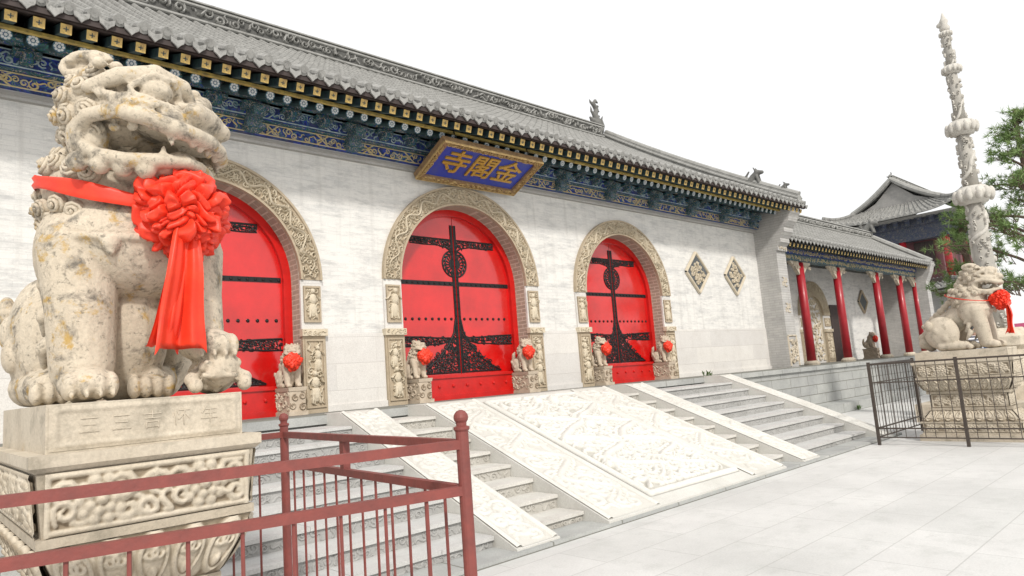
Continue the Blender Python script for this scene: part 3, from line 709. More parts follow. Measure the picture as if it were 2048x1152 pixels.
def beastmesh(name,big):
    mb=MB()
    if big:
        mb.caps([(.16,0,-.1),(.1,0,.25),(.0,0,.5),(.1,0,.75),(-.05,0,.95),(.08,0,1.1),(.2,0,1.05)],[.2,.16,.12,.10,.09,.07,.04],10)
        mb.caps([(0,0,.2),(-.18,0,.26),(-.3,0,.34)],[.14,.1,.05],10); mb.caps([(-.1,0,.1),(-.28,0,.08)],[.08,.04],8)
        mb.caps([(-.05,0,.45),(-.2,0,.62),(-.22,0,.8)],[.07,.05,.02],8); mb.caps([(-.05,0,.9),(-.2,0,.98),(-.26,0,1.08)],[.07,.05,.02],8)
        for k in range(5): mb.ell((.2+.0*k,0,.1+.2*k),(.12-.01*k,.04,.05),8,6)
        mb.caps([(.3,0,-.1),(.42,0,.15),(.36,0,.4),(.46,0,.55)],[.1,.08,.05,.02],8)
        vx=.026
    else:
        mb.caps([(0,.2,0),(0,.05,.2),(0,-.1,.32)],[.14,.12,.1],10); mb.caps([(0,-.1,.32),(0,-.26,.3)],[.1,.06],8)
        mb.caps([(0,.2,.05),(0,.3,.28),(0,.18,.42)],[.07,.05,.03],8)
        for s in (-.06,.06): mb.caps([(s,-.08,.38),(s*1.4,-.02,.5)],[.04,.02],6); mb.caps([(s,-.1,.2),(s,-.14,0)],[.05,.05],6)
        vx=.02
    me=remesh(mb,vx,1); me.name=name; setmats(me,M['beast'],None,True); return me
bb=beastmesh('ridge_beast',True); sb=beastmesh('verge_beast',False)
link('ridge_beast',bb,hall,loc=Vector((X1H-.75,RY,RZ+.4))-hall.location)
o=link('ridge_beast',bb,hall,loc=Vector((X0H+.75,RY,RZ+.4))-hall.location); o.rotation_euler=(0,0,pi)
for xg in (X0H+.18,X1H-.18):
    link('verge_beast',sb,hall,loc=Vector((xg,10.0,hallroofz(10.0)+.3))-hall.location)
    link('verge_beast',sb,hall,loc=Vector((xg,9.1,hallroofz(9.1)+.3))-hall.location).scale=(.6,.6,.6)
prof=[(9.35,P),(9.35,4.95),(9.28,4.95),(9.28,5.1),(9.17,5.2),(9.17,5.32),(9.02,5.5),(9.02,5.62),(8.86,5.8),(8.80,5.95),(8.72,6.05),(8.72,6.2),(9.0,6.4),(10.4,6.9),(10.4,P)]
for xa,xb in ((19.7,20.3),(-4.14,-3.54)):
    mb=MB(); mb.poly_yz(prof,xa,xb); o=build('gable_pier',mb,M['pier'],hall)
    mb=MB(); fm=lambda u,v,h:(u,9.35-h,v)
    curls(mb,xa+.06,xb-.06,P+.1,P+.85,.16,fm,.05,61,1.1)
    for p in ([(xa+.03,P+.05),(xa+.03,P+.95)],[(xb-.03,P+.05),(xb-.03,P+.95)],[(xa+.03,P+.95),(xb-.03,P+.95)]): strip(mb,p,.03,.04,fm,False)
    build('carved_foot',mb,M['pedestal'],o)
    c=(xa+xb)/2
    for zc in (3.2,4.0):          # carved fylfot ornaments
        a=.13; mb=MB()
        for p in ([(c-a,zc),(c+a,zc)],[(c,zc-a),(c,zc+a)],[(c,zc+a),(c-a,zc+a)],[(c,zc-a),(c+a,zc-a)],[(c-a,zc),(c-a,zc-a)],[(c+a,zc),(c+a,zc+a)]): strip(mb,p,.025,.03,fm,False)
        build('carved_emblem',mb,M['pedestal'],o)
    mb=MB(); curls(mb,xa+.04,xb-.04,4.97,5.09,.1,lambda u,v,h:(u,9.28-h,v),.03,64)
    build('carved_band',mb,M['pedestal'],o)
for xa,xb in ((19.85,20.28),(-4.12,-3.7)):
    mb=MB(); mb.poly_yz([(10.35,P),(10.35,6.8),(RY,RZ-.1),(21.3,7.2),(21.3,P)],xa,xb); build('gable_wall',mb,M['gable'],hall)
mb=MB(); mb.box(-3.7,19.85,21.0,21.3,P,7.2); build('rear_wall',mb,M['gable'],hall)

# ------------------------------------------------------------------ sign board
sg=thing('sign_board','blue hanging sign board with three gold characters tilted under the eaves','sign',(8.15,9.9,5.53)); al=math.radians(66)
sg.rotation_euler=(al,0,0)
mb=MB(); mb.box(-1.10,1.10,-.02,.04,.10,.94); build('panel',mb,M['signblue'],sg,local=True)
mb=MB()
for a in ((-1.22,1.22,-.07,.05,0,.115),(-1.22,1.22,-.07,.05,.925,1.04)): mb.box(*a)
for a in ((-1.22,-1.09,-.066,.046,.115,.925),(1.09,1.22,-.066,.046,.115,.925)): mb.box(*a)
o=build('frame',mb,M['signframe'],sg,local=True)
mb=MB(); fm=lambda u,v,h:(u,-.07-h,v)
curls(mb,-1.2,1.2,.015,.10,.075,fm,.03,1,1.1); curls(mb,-1.2,1.2,.94,1.025,.075,fm,.03,2,1.1); curls(mb,-1.2,-1.11,.12,.92,.075,fm,.03,3,1.1); curls(mb,1.11,1.2,.12,.92,.075,fm,.03,4,1.1)
for p in ([(-1.215,.008),(1.215,.008)],[(-1.215,1.032),(1.215,1.032)],[(-1.215,.008),(-1.215,1.032)],[(1.215,.008),(1.215,1.032)]): strip(mb,p,.014,.03,fm,False)
build('carving',mb,M['signcarve'],o,local=True)
def textmesh(ch,size,ext,off=.006):
    cu=bpy.data.curves.new('t','FONT'); cu.body=ch; cu.size=size; cu.extrude=ext; cu.align_x='CENTER'; cu.align_y='CENTER'; cu.offset=off
    ob=bpy.data.objects.new('t',cu); COL.objects.link(ob); me=evalmesh(ob); bpy.data.objects.remove(ob); me.materials.clear(); return me
for ch,x in (('寺',-.64),('閣',0),('金',.64)):
    me=textmesh(ch,.62,.02,.006); setmats(me,M['gold']); me.transform(Matrix.Rotation(pi/2,4,'X')); me.name='character'
    link('character',me,sg,loc=(x,-.03,.52))
for x in (-.9,.9):
    mb=MB(); mb.tube([(x,0,1.0),(x,.35,1.05)],.012,6); build('hanger',mb,M['iron'],sg,local=True)

# ------------------------------------------------------------------ lions
def lion_parts(turn,ball,voxel,mirror=False,md=.085,lean=False,it=2):
    mb=MB(); C=Vector((-.01,-.36,1.30)); th=math.radians(turn)
    F=Vector((math.sin(th),-math.cos(th),0)); S=Vector((math.cos(th),math.sin(th),0)); U=Vector((0,0,1))
    kf,ks=(.94,1.0) if lean else (1.0,1.16)
    hd=lambda f,s,u:C+F*(f*kf)+S*(s*ks)+U*u
    RH3=Matrix((F*kf,S*ks,U)).transposed(); RN=Matrix((F,S,U)).transposed()
    he=lambda c,r,nu=14,nv=10:mb.ell(hd(*c),r,nu,nv,RH3)
    bw=.88 if lean else 1.
    # trunk
    mb.caps([(0,.40,.40),(0,.18,.54),(0,-.08,.72),(0,-.18,.86)],[.29*bw,.25*bw,.27*bw,.31*bw],18)
    mb.ell((0,-.22,.74),(.37*bw,.31*bw,.28),28,20)
    if not lean: mb.ell((0,-.06,.38),(.20,.28,.40),18,14)
    mb.ell((0,-.14,.98),(.36*bw,.34*bw,.33*bw),20,14)
    mb.caps([(0,-.16,.95),(-.04,-.14,1.2)],[.31*bw,.23*bw],16)
    for s in (-1,1):
        mb.ell((s*.25*bw,-.2,.70),(.15,.20,.24),18,14)
        lift=ball and s==1
        if lift: ch=[(s*.24,-.27,.72),(s*.24,-.33,.48),(s*.25,-.40,.28)]; rd=[.17,.14,.115]; pw=(s*.275,-.46,.235)
        else: ch=[(s*.235,-.27,.72),(s*.23,-.33,.42),(s*.228,-.36,.15)]; rd=[.17*bw,.142*bw,.128*bw]; pw=(s*.225,-.42,.08)
        pk=.76
        mb.caps(ch,rd,20)
        mb.ell(pw,(.145*pk,.165,.105*pk),16,12)
        for k in range(4):
            px=pw[0]+(k-1.5)*.066*pk; py=pw[1]-.105+.016*abs(k-1.5)
            mb.ell((px,py,pw[2]-.010),(.043*pk,.070,.080*pk),12,10)
            mb.ell((px,py-.062,pw[2]-.050),(.010,.014,.016),8,6)
        for k in range(3):
            z=.62-.15*k; mb.caps([(s*.28,-.16,z),(s*.34*bw,-.13,z-.06),(s*.33*bw,-.07,z-.14)],[.05,.036,.014],10)
        mb.ell((s*.29*bw,.32,.34),(.15,.30,.32),18,14)
        if lift: ft=[(s*.28,.3,.1),(s*.16,.0,.085),(s*.07,-.20,.08)]
        else: ft=[(s*.33*bw,.35,.1),(s*.31*bw,.04,.085),(s*.29*bw,-.04,.08)]
        mb.caps(ft,[.095,.09,.085],12)
        for k in range(4): mb.ell((ft[2][0]+(k-1.5)*.05,ft[2][1]-.08,.058),(.030,.055,.055),10,8)
        for k in range(3): mb.ell((s*.42*bw,.26+.12*k,.26+.12*k),(.045,.08,.09),8,6)
    # shallow collar with a small bell
    ring=[(.368*bw*math.sin(a),-.22-.312*bw*math.cos(a),.755-.03*math.cos(a)) for a in [2*pi*i/32 for i in range(33)]]
    mb.tube(ring,.018,8)
    mb.ell((-.15,-.50,.70),(.042,.035,.042)); mb.ell((-.15,-.505,.66),(.02,.02,.02))
    for k in range(9):
        t=k/8; mb.ell((0,.66-.62*t+.0,.5+.55*t),(.05,.07,.06),8,6)
    if lean: mb.caps([(0,.60,.10),(.04,.70,.16),(0,.72,.28),(.05,.65,.36)],[.09,.1,.09,.06],12)
    else: mb.caps([(0,.66,.2),(.04,.76,.42),(0,.76,.66),(.06,.7,.84),(0,.66,.95)],[.1,.12,.13,.1,.05],12)
    # head: round skull, broad blunt muzzle, wide shallow grin
    he((-.06,0,.055),(.24,.265,.20),20,14)
    he((.07,0,.075),(.22,.245,.125),20,14)
    for s in (-1,1):
        mb.caps([hd(.27,s*.02,.095),hd(.275,s*.09,.14),hd(.215,s*.19,.16),hd(.10,s*.265,.125),hd(-.02,s*.285,.075)],[.036,.044,.046,.04,.03],12)
        for k in range(6): mb.ell(hd(.255-.05*k,s*(.05+.042*k),.178+.004*k),(.03,.03,.028),10,8)
        he((.215,s*.185,.078),(.068,.066,.058),18,14); he((.268,s*.205,.072),(.018,.018,.022))
        mb.tube([hd(.275,s*.10,.058),hd(.285,s*.15,.010),hd(.245,s*.232,.004),hd(.14,s*.266,.05)],.015,8)
        mb.tube([hd(.275,s*.10,.066),hd(.285,s*.16,.132),hd(.235,s*.238,.134),hd(.14,s*.266,.064)],.014,8)
        he((.09,s*.205,-.0),(.17,.08,.07))
        he((-.09,s*.2,-.11),(.09,.07,.14))
        # lips
        mb.caps([hd(-.09,s*.26,-.10),hd(-.03,s*.28,-.055),hd(.09,s*.28,-.04),hd(.21,s*.256,-.07),hd(.30,s*.195,-.105),hd(.345,s*.095,-.105),hd(.352,0,-.095)],[.032,.034,.036,.04,.042,.04,.038],12)
        mb.caps([hd(-.09,s*.26,-.10),hd(-.09,s*.255,-.165),hd(-.01,s*.245,-.22),hd(.11,s*.228,-.25),hd(.22,s*.185,-.245),hd(.29,s*.09,-.225),hd(.30,0,-.22)],[.032,.032,.032,.034,.034,.032,.032],12)
        he((.35,s*.10,.0),(.05,.062,.046))
        mb.caps([hd(.28,s*.185,-.12),hd(.287,s*.185,-.175)],[.024,.009],10)
        mb.caps([hd(.23,s*.165,-.225),hd(.235,s*.165,-.175)],[.020,.009],10)
        for k in range(3): he((.21-.075*k,s*(.218+.01*k),-.095),(.028,.018,.024),8,6)
        for k in range(2): he((.325,s*(.035+.06*k),-.14),(.016,.024,.02),8,6)
        for k in range(3): mb.tube([hd(.27-.06*k,s*(.24+.016*k),-.02+.02*k),hd(.17-.06*k,s*(.284+.002*k),-.005+.025*k),hd(.07-.06*k,s*.288,.01+.03*k)],.013,6)
        for k in range(3): mb.tube([hd(.30-.035*k,s*.02,.075+.02*k),hd(.31-.04*k,s*.08,.06+.02*k),hd(.285-.04*k,s*.13,.03+.02*k)],.012,6)
        # scrolled ear
        eb=hd(-.12,s*.18,.235)
        dirE=(F*.95+S*(s*.1)).normalized()
        pts=[eb+dirE*(.125*math.cos(a)*(1-.035*i))+U*(.045*math.sin(a)*(1-.03*i)+.012*math.sin(a))+S*(s*.0024*i) for i,a in enumerate([2*pi*i/12 for i in range(19)])]
        mb.tube(pts,.024,8); mb.ell(eb,(.10,.028,.03),12,8,RN)
        for k in range(4): mb.ell(hd(.17-.09*k,s*(.19+.02*k),-.285+.012*k),(.045,.045,.045),10,8)
    he((.18,0,-.03),(.165,.248,.08),18,12)
    he((.25,0,-.045),(.11,.22,.085),18,12)
    he((.345,0,.015),(.052,.155,.055))
    he((.11,0,-.272),(.18,.20,.042),16,10)
    he((.12,0,-.225),(.16,.09,.035)); he((.22,0,-.19),(.07,.085,.05))
    for k in range(5): he((.23-.02*abs(k-2)*2,(k-2)*.06,-.295),(.045,.034,.045),8,6)
    if ball:                                   # small cub with a curly head under the raised paw
        hc=Vector((.29,-.535,.115)); mb.ell((.30,-.43,.095),(.11,.13,.095),16,12); mb.ell(hc,(.092,.085,.092),16,12)
        mb.ell(hc+Vector((-.035,-.075,-.02)),(.045,.035,.035),10,8)
        for s in (-1,1):
            mb.ell(hc+Vector((-.035+s*.035,-.07,.028)),(.017,.017,.017),8,6)
            mb.caps([hc+Vector((-.07+s*.02,-.09,-.03)),hc+Vector((-.0+s*.05,-.095,-.035))],[.014,.014],6)
            mb.caps([(.30+s*.08,-.46,.10),(.29+s*.12,-.55,.07),(.28+s*.11,-.60,.04)],[.04,.035,.034],8)
        rr=random.Random(2)
        for k in range(26):
            v=Vector((rr.gauss(0,1),rr.gauss(0,1),rr.gauss(.4,1))).normalized()
            if v.y<-.55 and v.z<.6: continue
            mb.ell(hc+Vector((v.x*.09,v.y*.083,v.z*.09)),(.024,.024,.024),8,6)
    if mirror: mb.mirror()
    body=remesh(mb,voxel,it,.35)
    # mane of flat snail curls; a groove is left where the ribbon lies
    r=random.Random(4); pts=[]
    def tryadd(p,n,md):
        if all((p-q[0]).length>md for q in pts): pts.append((p,n))
    for k in range(2600):
        dv=Vector((r.gauss(0,1),r.gauss(0,1),r.gauss(0,1))).normalized()
        if dv.x>.12 or (dv.z<-.6): continue
        if dv.x>-.15 and dv.z>.2 and abs(dv.y)<.75: continue
        tryadd(hd(-.05,0,.03)+RN@Vector((dv.x*.27*kf,dv.y*.275*ks,dv.z*.225)),(RN@dv),md)
    ax=Vector((0,-1,-.45)).normalized()
    for k in range(4600):
        dv=Vector((r.gauss(0,1),r.gauss(0,1),r.gauss(0,1))).normalized()
        if dv.z<-.6 or dv.dot(ax)>.72 or dv.dot(F)>.6: continue
        p=Vector((0,-.14,.98))+Vector((dv.x*.378*bw,dv.y*.35*bw,dv.z*.335*bw))
        q=p-C
        if q.dot(F)>.0 and q.z>-.33 and abs(q.dot(S))<.31: continue
        an=math.atan2(p.x,-(p.y+.15))
        if abs(p.z-(.985-.10*math.cos(an)-.055*math.sin(an)))<.062 and dv.y<.5: continue
        tryadd(p,dv,md*1.03)
    mm=MB()
    for p,n in pts:
        a=n.orthogonal().normalized(); b=n.cross(a); s=r.uniform(.85,1.08)*md/.1
        R3=Matrix((a,b,n)).transposed()
        mm.ell(p-n*.012,(.062*s,.062*s,.042*s),12,8,R3)
        sp=[]; rd=[]
        a0=r.uniform(0,6)
        for q in range(20):
            t=q/19; an=a0+t*4.6*pi; rr=.056*s*(1-.9*t)
            sp.append(p+a*(rr*math.cos(an))+b*(rr*math.sin(an))+n*(.006+.036*t)*s); rd.append(.0125*s)
        mm.tube(sp,rd,6)
    if mirror: mm.mirror()
    return body,mm
def rosette_mesh(seed,nu=220,nv=130,cells=110,sep=.15):
    # gathered satin ball: small puffed lobes with pleats between and across them
    r=np.random.RandomState(seed)
    c=r.normal(size=(cells*6,3)); c/=np.linalg.norm(c,axis=1)[:,None]
    keep=[]
    for p in c:
        if all(np.dot(p,q)<math.cos(sep*r.uniform(.75,1.3)) for q in keep): keep.append(p)
        if len(keep)>=cells: break
    c=np.array(keep); n=len(c); hgt=r.uniform(-.12,.09,n); tg=r.normal(size=(n,3)); tg/=np.linalg.norm(tg,axis=1)[:,None]; ph=r.uniform(0,6,n); fq=r.uniform(14,26,n)
    j,i=np.meshgrid(np.arange(nv+1),np.arange(nu),indexing='ij'); th=(pi*j/nv).ravel(); a=(2*pi*i/nu).ravel()
    d=np.stack([np.sin(th)*np.cos(a),-np.cos(th),np.sin(th)*np.sin(a)],1)
    w=d+.14*np.stack([np.sin(9*d[:,1]+5*d[:,2]+seed),np.sin(8*d[:,2]+6*d[:,0]),np.sin(9*d[:,0]+7*d[:,1])],1)
    w/=np.linalg.norm(w,axis=1)[:,None]
    dt=w@c.T; o=np.argsort(-dt,axis=1)[:,:2]; R=np.arange(len(w))
    a0=np.arccos(np.clip(dt[R,o[:,0]],-1,1)); b=np.arccos(np.clip(dt[R,o[:,1]],-1,1))-a0; k0=o[:,0]
    e=np.clip(b/.12,0,1)**.5
    along=np.sum(tg[k0]*w,1); cr=np.cross(tg[k0],c[k0]); across=np.sum(cr*w,1)
    fold=.5+.5*np.sin(fq[k0]*(along+.5*across*across*6)+ph[k0])
    big=1+.06*np.sin(4*d[:,0]+seed)*np.sin(3.3*d[:,2]+1)+.04*np.sin(6*d[:,2]+2*d[:,0])
    rad=(.67+.22*e+hgt[k0]*e+.09*fold*e+across*.26*e)*big
    vs=np.stack([rad*d[:,0],rad*d[:,1]*.85,rad*d[:,2]],1)
    mb=MB(); mb.add([tuple(map(float,p)) for p in vs],[(jj*nu+ii,jj*nu+(ii+1)%nu,(jj+1)*nu+(ii+1)%nu,(jj+1)*nu+ii) for jj in range(nv) for ii in range(nu)])
    return mb
def ribbon(mb,path,wd,side,amp=.015,seed=0,vcut=0):
    m=len(path)-1
    def fn(u,v):
        k=v*m; i=min(int(k),m-1); f=k-i
        p=Vector(path[i]).lerp(Vector(path[i+1]),f); w=wd[0]+(wd[1]-wd[0])*v**.7
        e=0
        if v>.95: e=vcut*(1-abs(2*u-1))+.02*math.sin(u*9+seed)
        fold=math.sin(u*8+seed+v*1.2)+.4*math.sin(u*19+seed*2+v)
        return p+Vector(side)*((u-.5)*w)+Vector((.0,-1,0))*(amp*fold*(.7+.7*v)+amp*.5*math.sin(v*8+seed))+Vector((0,0,e))
    mb.grid(fn,30,m*5)
rosA=mesh('rosette',rosette_mesh(3),M['fabric'],True)
rosB=mesh('rosette',rosette_mesh(5,64,40,40,.24),M['fabric'],True)
LL=Vector((.84,3.85,1.735))
body,mm=lion_parts(46,True,.0088,it=2)
setmats(body,M['lion'],None,True); body.name='body'
lion=thing('stone_lion','large weathered stone lion with open mouth and snail curl mane in the left foreground','stone lion',LL)
link('body',body,lion,local=True); build('mane',mm,M['lion'],lion,local=True,smooth=True)
RL=Vector((14.45,3.52,1.60))
body2,mm2=lion_parts(-6,False,.015,True,.092,True)
setmats(body2,M['lion_far'],None,True); body2.name='body'
lion2=thing('stone_lion','stone lion seen in profile on its pedestal inside the dark fence at the right','stone lion',RL)
link('body',body2,lion2,local=True); build('mane',mm2,M['lion_far'],lion2,local=True,smooth=True); lion2.scale=(.96,.96,.96)
def bow(label,base,pos,R,mir,bw=1.,k0=1.,sc=1.):
    t=thing('red_ribbon_bow',label,'ribbon',base,scale=sc)
    o=link('rosette',rosA,t,loc=pos); o.scale=(R,R,R); o.rotation_euler=(-.15,0,.15)
    mb=MB(); s=-1 if mir else 1
    vs=[]; n=60
    for i in range(n+1):
        a=2*pi*i/n
        q=Vector((s*k0*.388*math.sin(a),-.15-.39*k0*math.cos(a),.985-.10*math.cos(a)-.055*math.sin(a)))
        w=(.036+.006*math.sin(i*.5))*bw
        for e,o2 in ((-1,.0),(-.5,.012),(0,.002),(.5,.012),(1,.0)):
            out=Vector((q.x,q.y+.15,0)).normalized()
            vs.append(q+Vector((0,0,w*e))+out*o2)
    mb.add(vs,[(i*5+k,i*5+k+1,i*5+k+6,i*5+k+5) for i in range(n) for k in range(4)])
    build('band',mb,M['fabric'],t,local=True,smooth=True)
    x,y,z=pos
    for k,(dx,dz,w0,w1,am) in enumerate(((-.015,-.67,.10,.24,.024),(-.07,-.64,.06,.15,.018))):
        mb=MB(); ribbon(mb,[(x-.02,y-.10+.02*k,z-.10),(x-.03+dx*.35,y-.12+.02*k,z-.32),(x-.03+dx*.8,y-.10+.02*k,z-.52),(x-.03+dx,y-.07+.02*k,z+dz)],(w0,w1),(1,.25,0),am,k*2.1,vcut=.07)
        build('ribbon_tail',mb,M['fabric'],t,local=True,smooth=True)
    return t
bow('red satin ribbon with a big ruffled rosette tied around the large left lion',LL,(.130,-.58,.845),.228,False)
bow('red satin ribbon with rosette tied around the lion at the right',RL,(-.02,-.64,.88),.20,True,.25,.96,.96)
# pedestals
HX,HY=.415,.73
def pedestal(label,loc):
    t=thing('lion_pedestal',label,'pedestal',loc,group='carved pedestals of the two large lions')
    def fr(nm,segs,mt):
        mb=MB()
        for s in segs: mb.frus(*s)
        return build(nm,mb,mt,t,local=True)
    a,b=HX,HY
    fr('foot',[(a+.04,b+.04,0,a+.04,b+.04,.12),(a+.0,b+.0,.12,a+.0,b+.0,.16)],M['pedestal'])
    fz=fr('lower_frieze',[(a-.02,b-.02,.16,a-.02,b-.02,.34),(a+.01,b+.01,.34,a+.01,b+.01,.37)],M['pedestal_dark'])
    ly=fr('lower_lotus',[(a-.02,b-.02,.37,a-.15,b-.15,.58),(a-.12,b-.12,.58,a-.12,b-.12,.63)],M['pedestal_dark'])
    ws=fr('waist',[(a-.17,b-.17,.63,a-.17,b-.17,.90)],M['pedestal_dark'])
    uy=fr('upper_lotus',[(a-.12,b-.12,.90,a-.12,b-.12,.95),(a-.13,b-.13,.95,a-.02,b-.02,1.20)],M['pedestal_dark'])
    fy=fr('upper_frieze',[(a-.01,b-.01,1.20,a-.01,b-.01,1.235),(a-.03,b-.03,1.235,a-.008,b-.008,1.48)],M['pedestal_dark'])
    fr('top_slab',[(a,b,1.48,a+.02,b+.02,1.50),(a+.02,b+.02,1.50,a+.02,b+.02,1.545)],M['pedestal'])
    pl=fr('plinth',[(a-.04,b-.05,1.545,a-.04,b-.05,1.735)],M['pedestal'])
    sides=lambda a,b,sl=0,z0=0:[(lambda u,v,h:(u,-b-h-sl*(v-z0),v),a),(lambda u,v,h:(-a-h-sl*(v-z0),u,v),b),(lambda u,v,h:(u,b+h+sl*(v-z0),v),a),(lambda u,v,h:(a+h+sl*(v-z0),u,v),b)]
    for par,aa,bb,z0,z1,cs,H,sl in ((fy,a-.028,b-.028,1.24,1.475,.09,.028,.09),(fz,a-.02,b-.02,.17,.335,.09,.024,0),(ws,a-.17,b-.17,.64,.89,.10,.024,0)):
        for k,(fm,hw) in enumerate(sides(aa,bb,sl,z0)):
            hf=HF(-hw+.006,hw-.006,z0,z1,.0055)
            n=max(2,int(hw*2/.26)); us=[-hw+(i+.5)*2*hw/n for i in range(n)]; zm=(z0+z1)/2
            curls(hf,-hw+.035,hw-.035,z0+.035,z1-.035,cs,None,H,k+int(z0*10),1.45,lambda u,v:min(math.hypot(u-q,v-zm) for q in us)>.075,.6,.18)
            for u in us:
                blob(hf,u,zm,.026,.026,H*1.7,None)
                for ring,nn,rr in ((.045,7,.026),(.078,10,.026)):
                    for q in range(nn): blob(hf,u+ring*math.cos(q*2*pi/nn),zm+ring*math.sin(q*2*pi/nn),rr,rr,H*(1.5-ring*6),None)
            for zz in (z0+.012,z1-.012): strip(hf,[(-hw,zz),(hw,zz)],.013,H*.7,None,False)
            for uu in (-hw+.015,hw-.015): strip(hf,[(uu,z0),(uu,z1)],.013,H*.7,None,False)
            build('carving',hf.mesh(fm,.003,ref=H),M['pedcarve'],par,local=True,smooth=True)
    # rows of large lotus petals, carved on the sloping faces
    for par,a0,b0,z0,a1,b1,z1,tip in ((uy,a-.13,b-.13,.952,a-.022,b-.022,1.195,-1),(ly,a-.152,b-.152,.578,a-.022,b-.022,.372,1)):
        sl=(a1-a0)/(z1-z0)
        for k,(fm,h0) in enumerate(sides(a0,b0,sl,z0)):
            h1=(a1,b1,a1,b1)[k]; lo,hi=min(z0,z1),max(z0,z1); hh=hi-lo
            hf=HF(-h1,h1,lo,hi,.006)
            n=max(4,int(round(h1*2/.155))); pw=2*h1/n
            zm=lo+hh*.52
            for i in range(n+1): hf.stamp(-h1+i*pw,zm+tip*hh*.06,pw*.34,hh*.46,.024,.45)
            for i in range(n):
                u=-h1+(i+.5)*pw
                hf.stamp(u,zm,pw*.47,hh*.50,.040,.38)
                strip(hf,[(u+pw*.38*math.sin(q),zm-tip*hh*(.10)+tip*hh*.44*-math.cos(q)*-1*.98 if False else zm+hh*.42*math.cos(q)) for q in [2*pi*j/20 for j in range(21)]],.010,.052,None,False)
                for s in (-1,1):
                    pts=[(u+s*(.012+.030*(1-j/11))*math.cos(1.2+j*.55)+s*.022,zm+tip*-hh*.10+.035*(1-j/14)*math.sin(1.2+j*.55)) for j in range(12)]
                    strip(hf,pts,.011,.062,None)
                blob(hf,u,zm+tip*hh*.24,.026,.034,.064,None)
            f2=lambda u,v,h,fm=fm,h0=h0,h1=h1:fm(u*(h0+(h1-h0)*(v-z0)/(z1-z0))/h1,v,h)
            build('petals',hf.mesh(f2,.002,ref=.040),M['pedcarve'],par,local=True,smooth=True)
    bfm=lambda u,v,h:(u,-(b-.05)-h,v)
    hf=HF(-a+.05,a-.05,1.553,1.727,.006)
    for p in ([(-a+.075,1.572),(a-.075,1.572)],[(-a+.075,1.71),(a-.075,1.71)],[(-a+.075,1.572),(-a+.075,1.71)],[(a-.075,1.572),(a-.075,1.71)]): strip(hf,p,.010,.006,None,False)
    r=random.Random(4)
    hf.a+=np.array([[r.uniform(0,.0025) for _ in range(hf.nu+1)] for _ in range(hf.nv+1)])
    build('border',hf.mesh(bfm,.002),M['pedestal'],pl,local=True,smooth=True)
    return t,pl
pA,plA=pedestal('carved stone pedestal of tiers and lotus petals under the large left lion',(LL.x-.03,LL.y,0))
for i,ch in enumerate('三三吉怀年'):
    me=textmesh(ch,.08,.004,-.001); setmats(me,M['pedestal']); me.transform(Matrix.Rotation(pi/2,4,'X')); me.name='carved_character'
    link('carved_character',me,plA,loc=(-.23+.115*i,-(HY-.05)-.0025,1.64))
pB,_=pedestal('carved stone pedestal of tiers and lotus petals under the right lion inside the dark fence',(RL.x,RL.y+.06,0)); pB.scale=(1.0,1.05,.922)

# small door lions
body3,mm3=lion_parts(25,False,.02,False,.11)
setmats(body3,M['lion_small'],None,True); body3.name='body'; mane3=mesh('mane',mm3,M['lion_small'],True)
mb=MB(); mb.frus(.15,.30,0,.15,.30,.06); mb.frus(.125,.27,.06,.125,.27,.36); mb.frus(.135,.28,.36,.15,.29,.42)
curls(mb,-.115,.115,.07,.35,.09,lambda u,v,h:(u,-.27-h,v),.02,3); curls(mb,-.26,.26,.07,.35,.09,lambda u,v,h:(-.125-h,u,v),.02,4)
pedS=mesh('base',mb,M['lion_small'])
dpos=[]
names=['left','middle','right']
for k,(cx,r,zs) in enumerate(DO):
    for s,w in ((-1,'left'),(1,'right')):
        dpos.append((cx+s*(r-.22),9.98,P,s,'%s of the %s red doorway'%(w,names[k])))
dpos.append((29.6,10.6,P,1,'porch of the side hall'))
for x,y,z,s,w in dpos:
    t=thing('small_stone_lion','small stone lion on its own block at the '+w,'stone lion',(x,y,z),group='small lions guarding the doorways')
    b0=link('base',pedS,t,local=True)
    o=link('body',body3,t,loc=(0,.0,.42)); o.scale=(.36*(1 if s<0 else -1),.34,.42)
    o2=link('mane',mane3,t,loc=(0,.0,.42)); o2.scale=o.scale
    q=thing('red_rosette','red ruffled rosette on the small lion at the '+w,'rosette',(x+(-s)*.045,y-.25,z+.42+.385),group='rosettes on the small door lions')
    e=link('bow',rosB,q,local=True); e.scale=(.145,.115,.145)

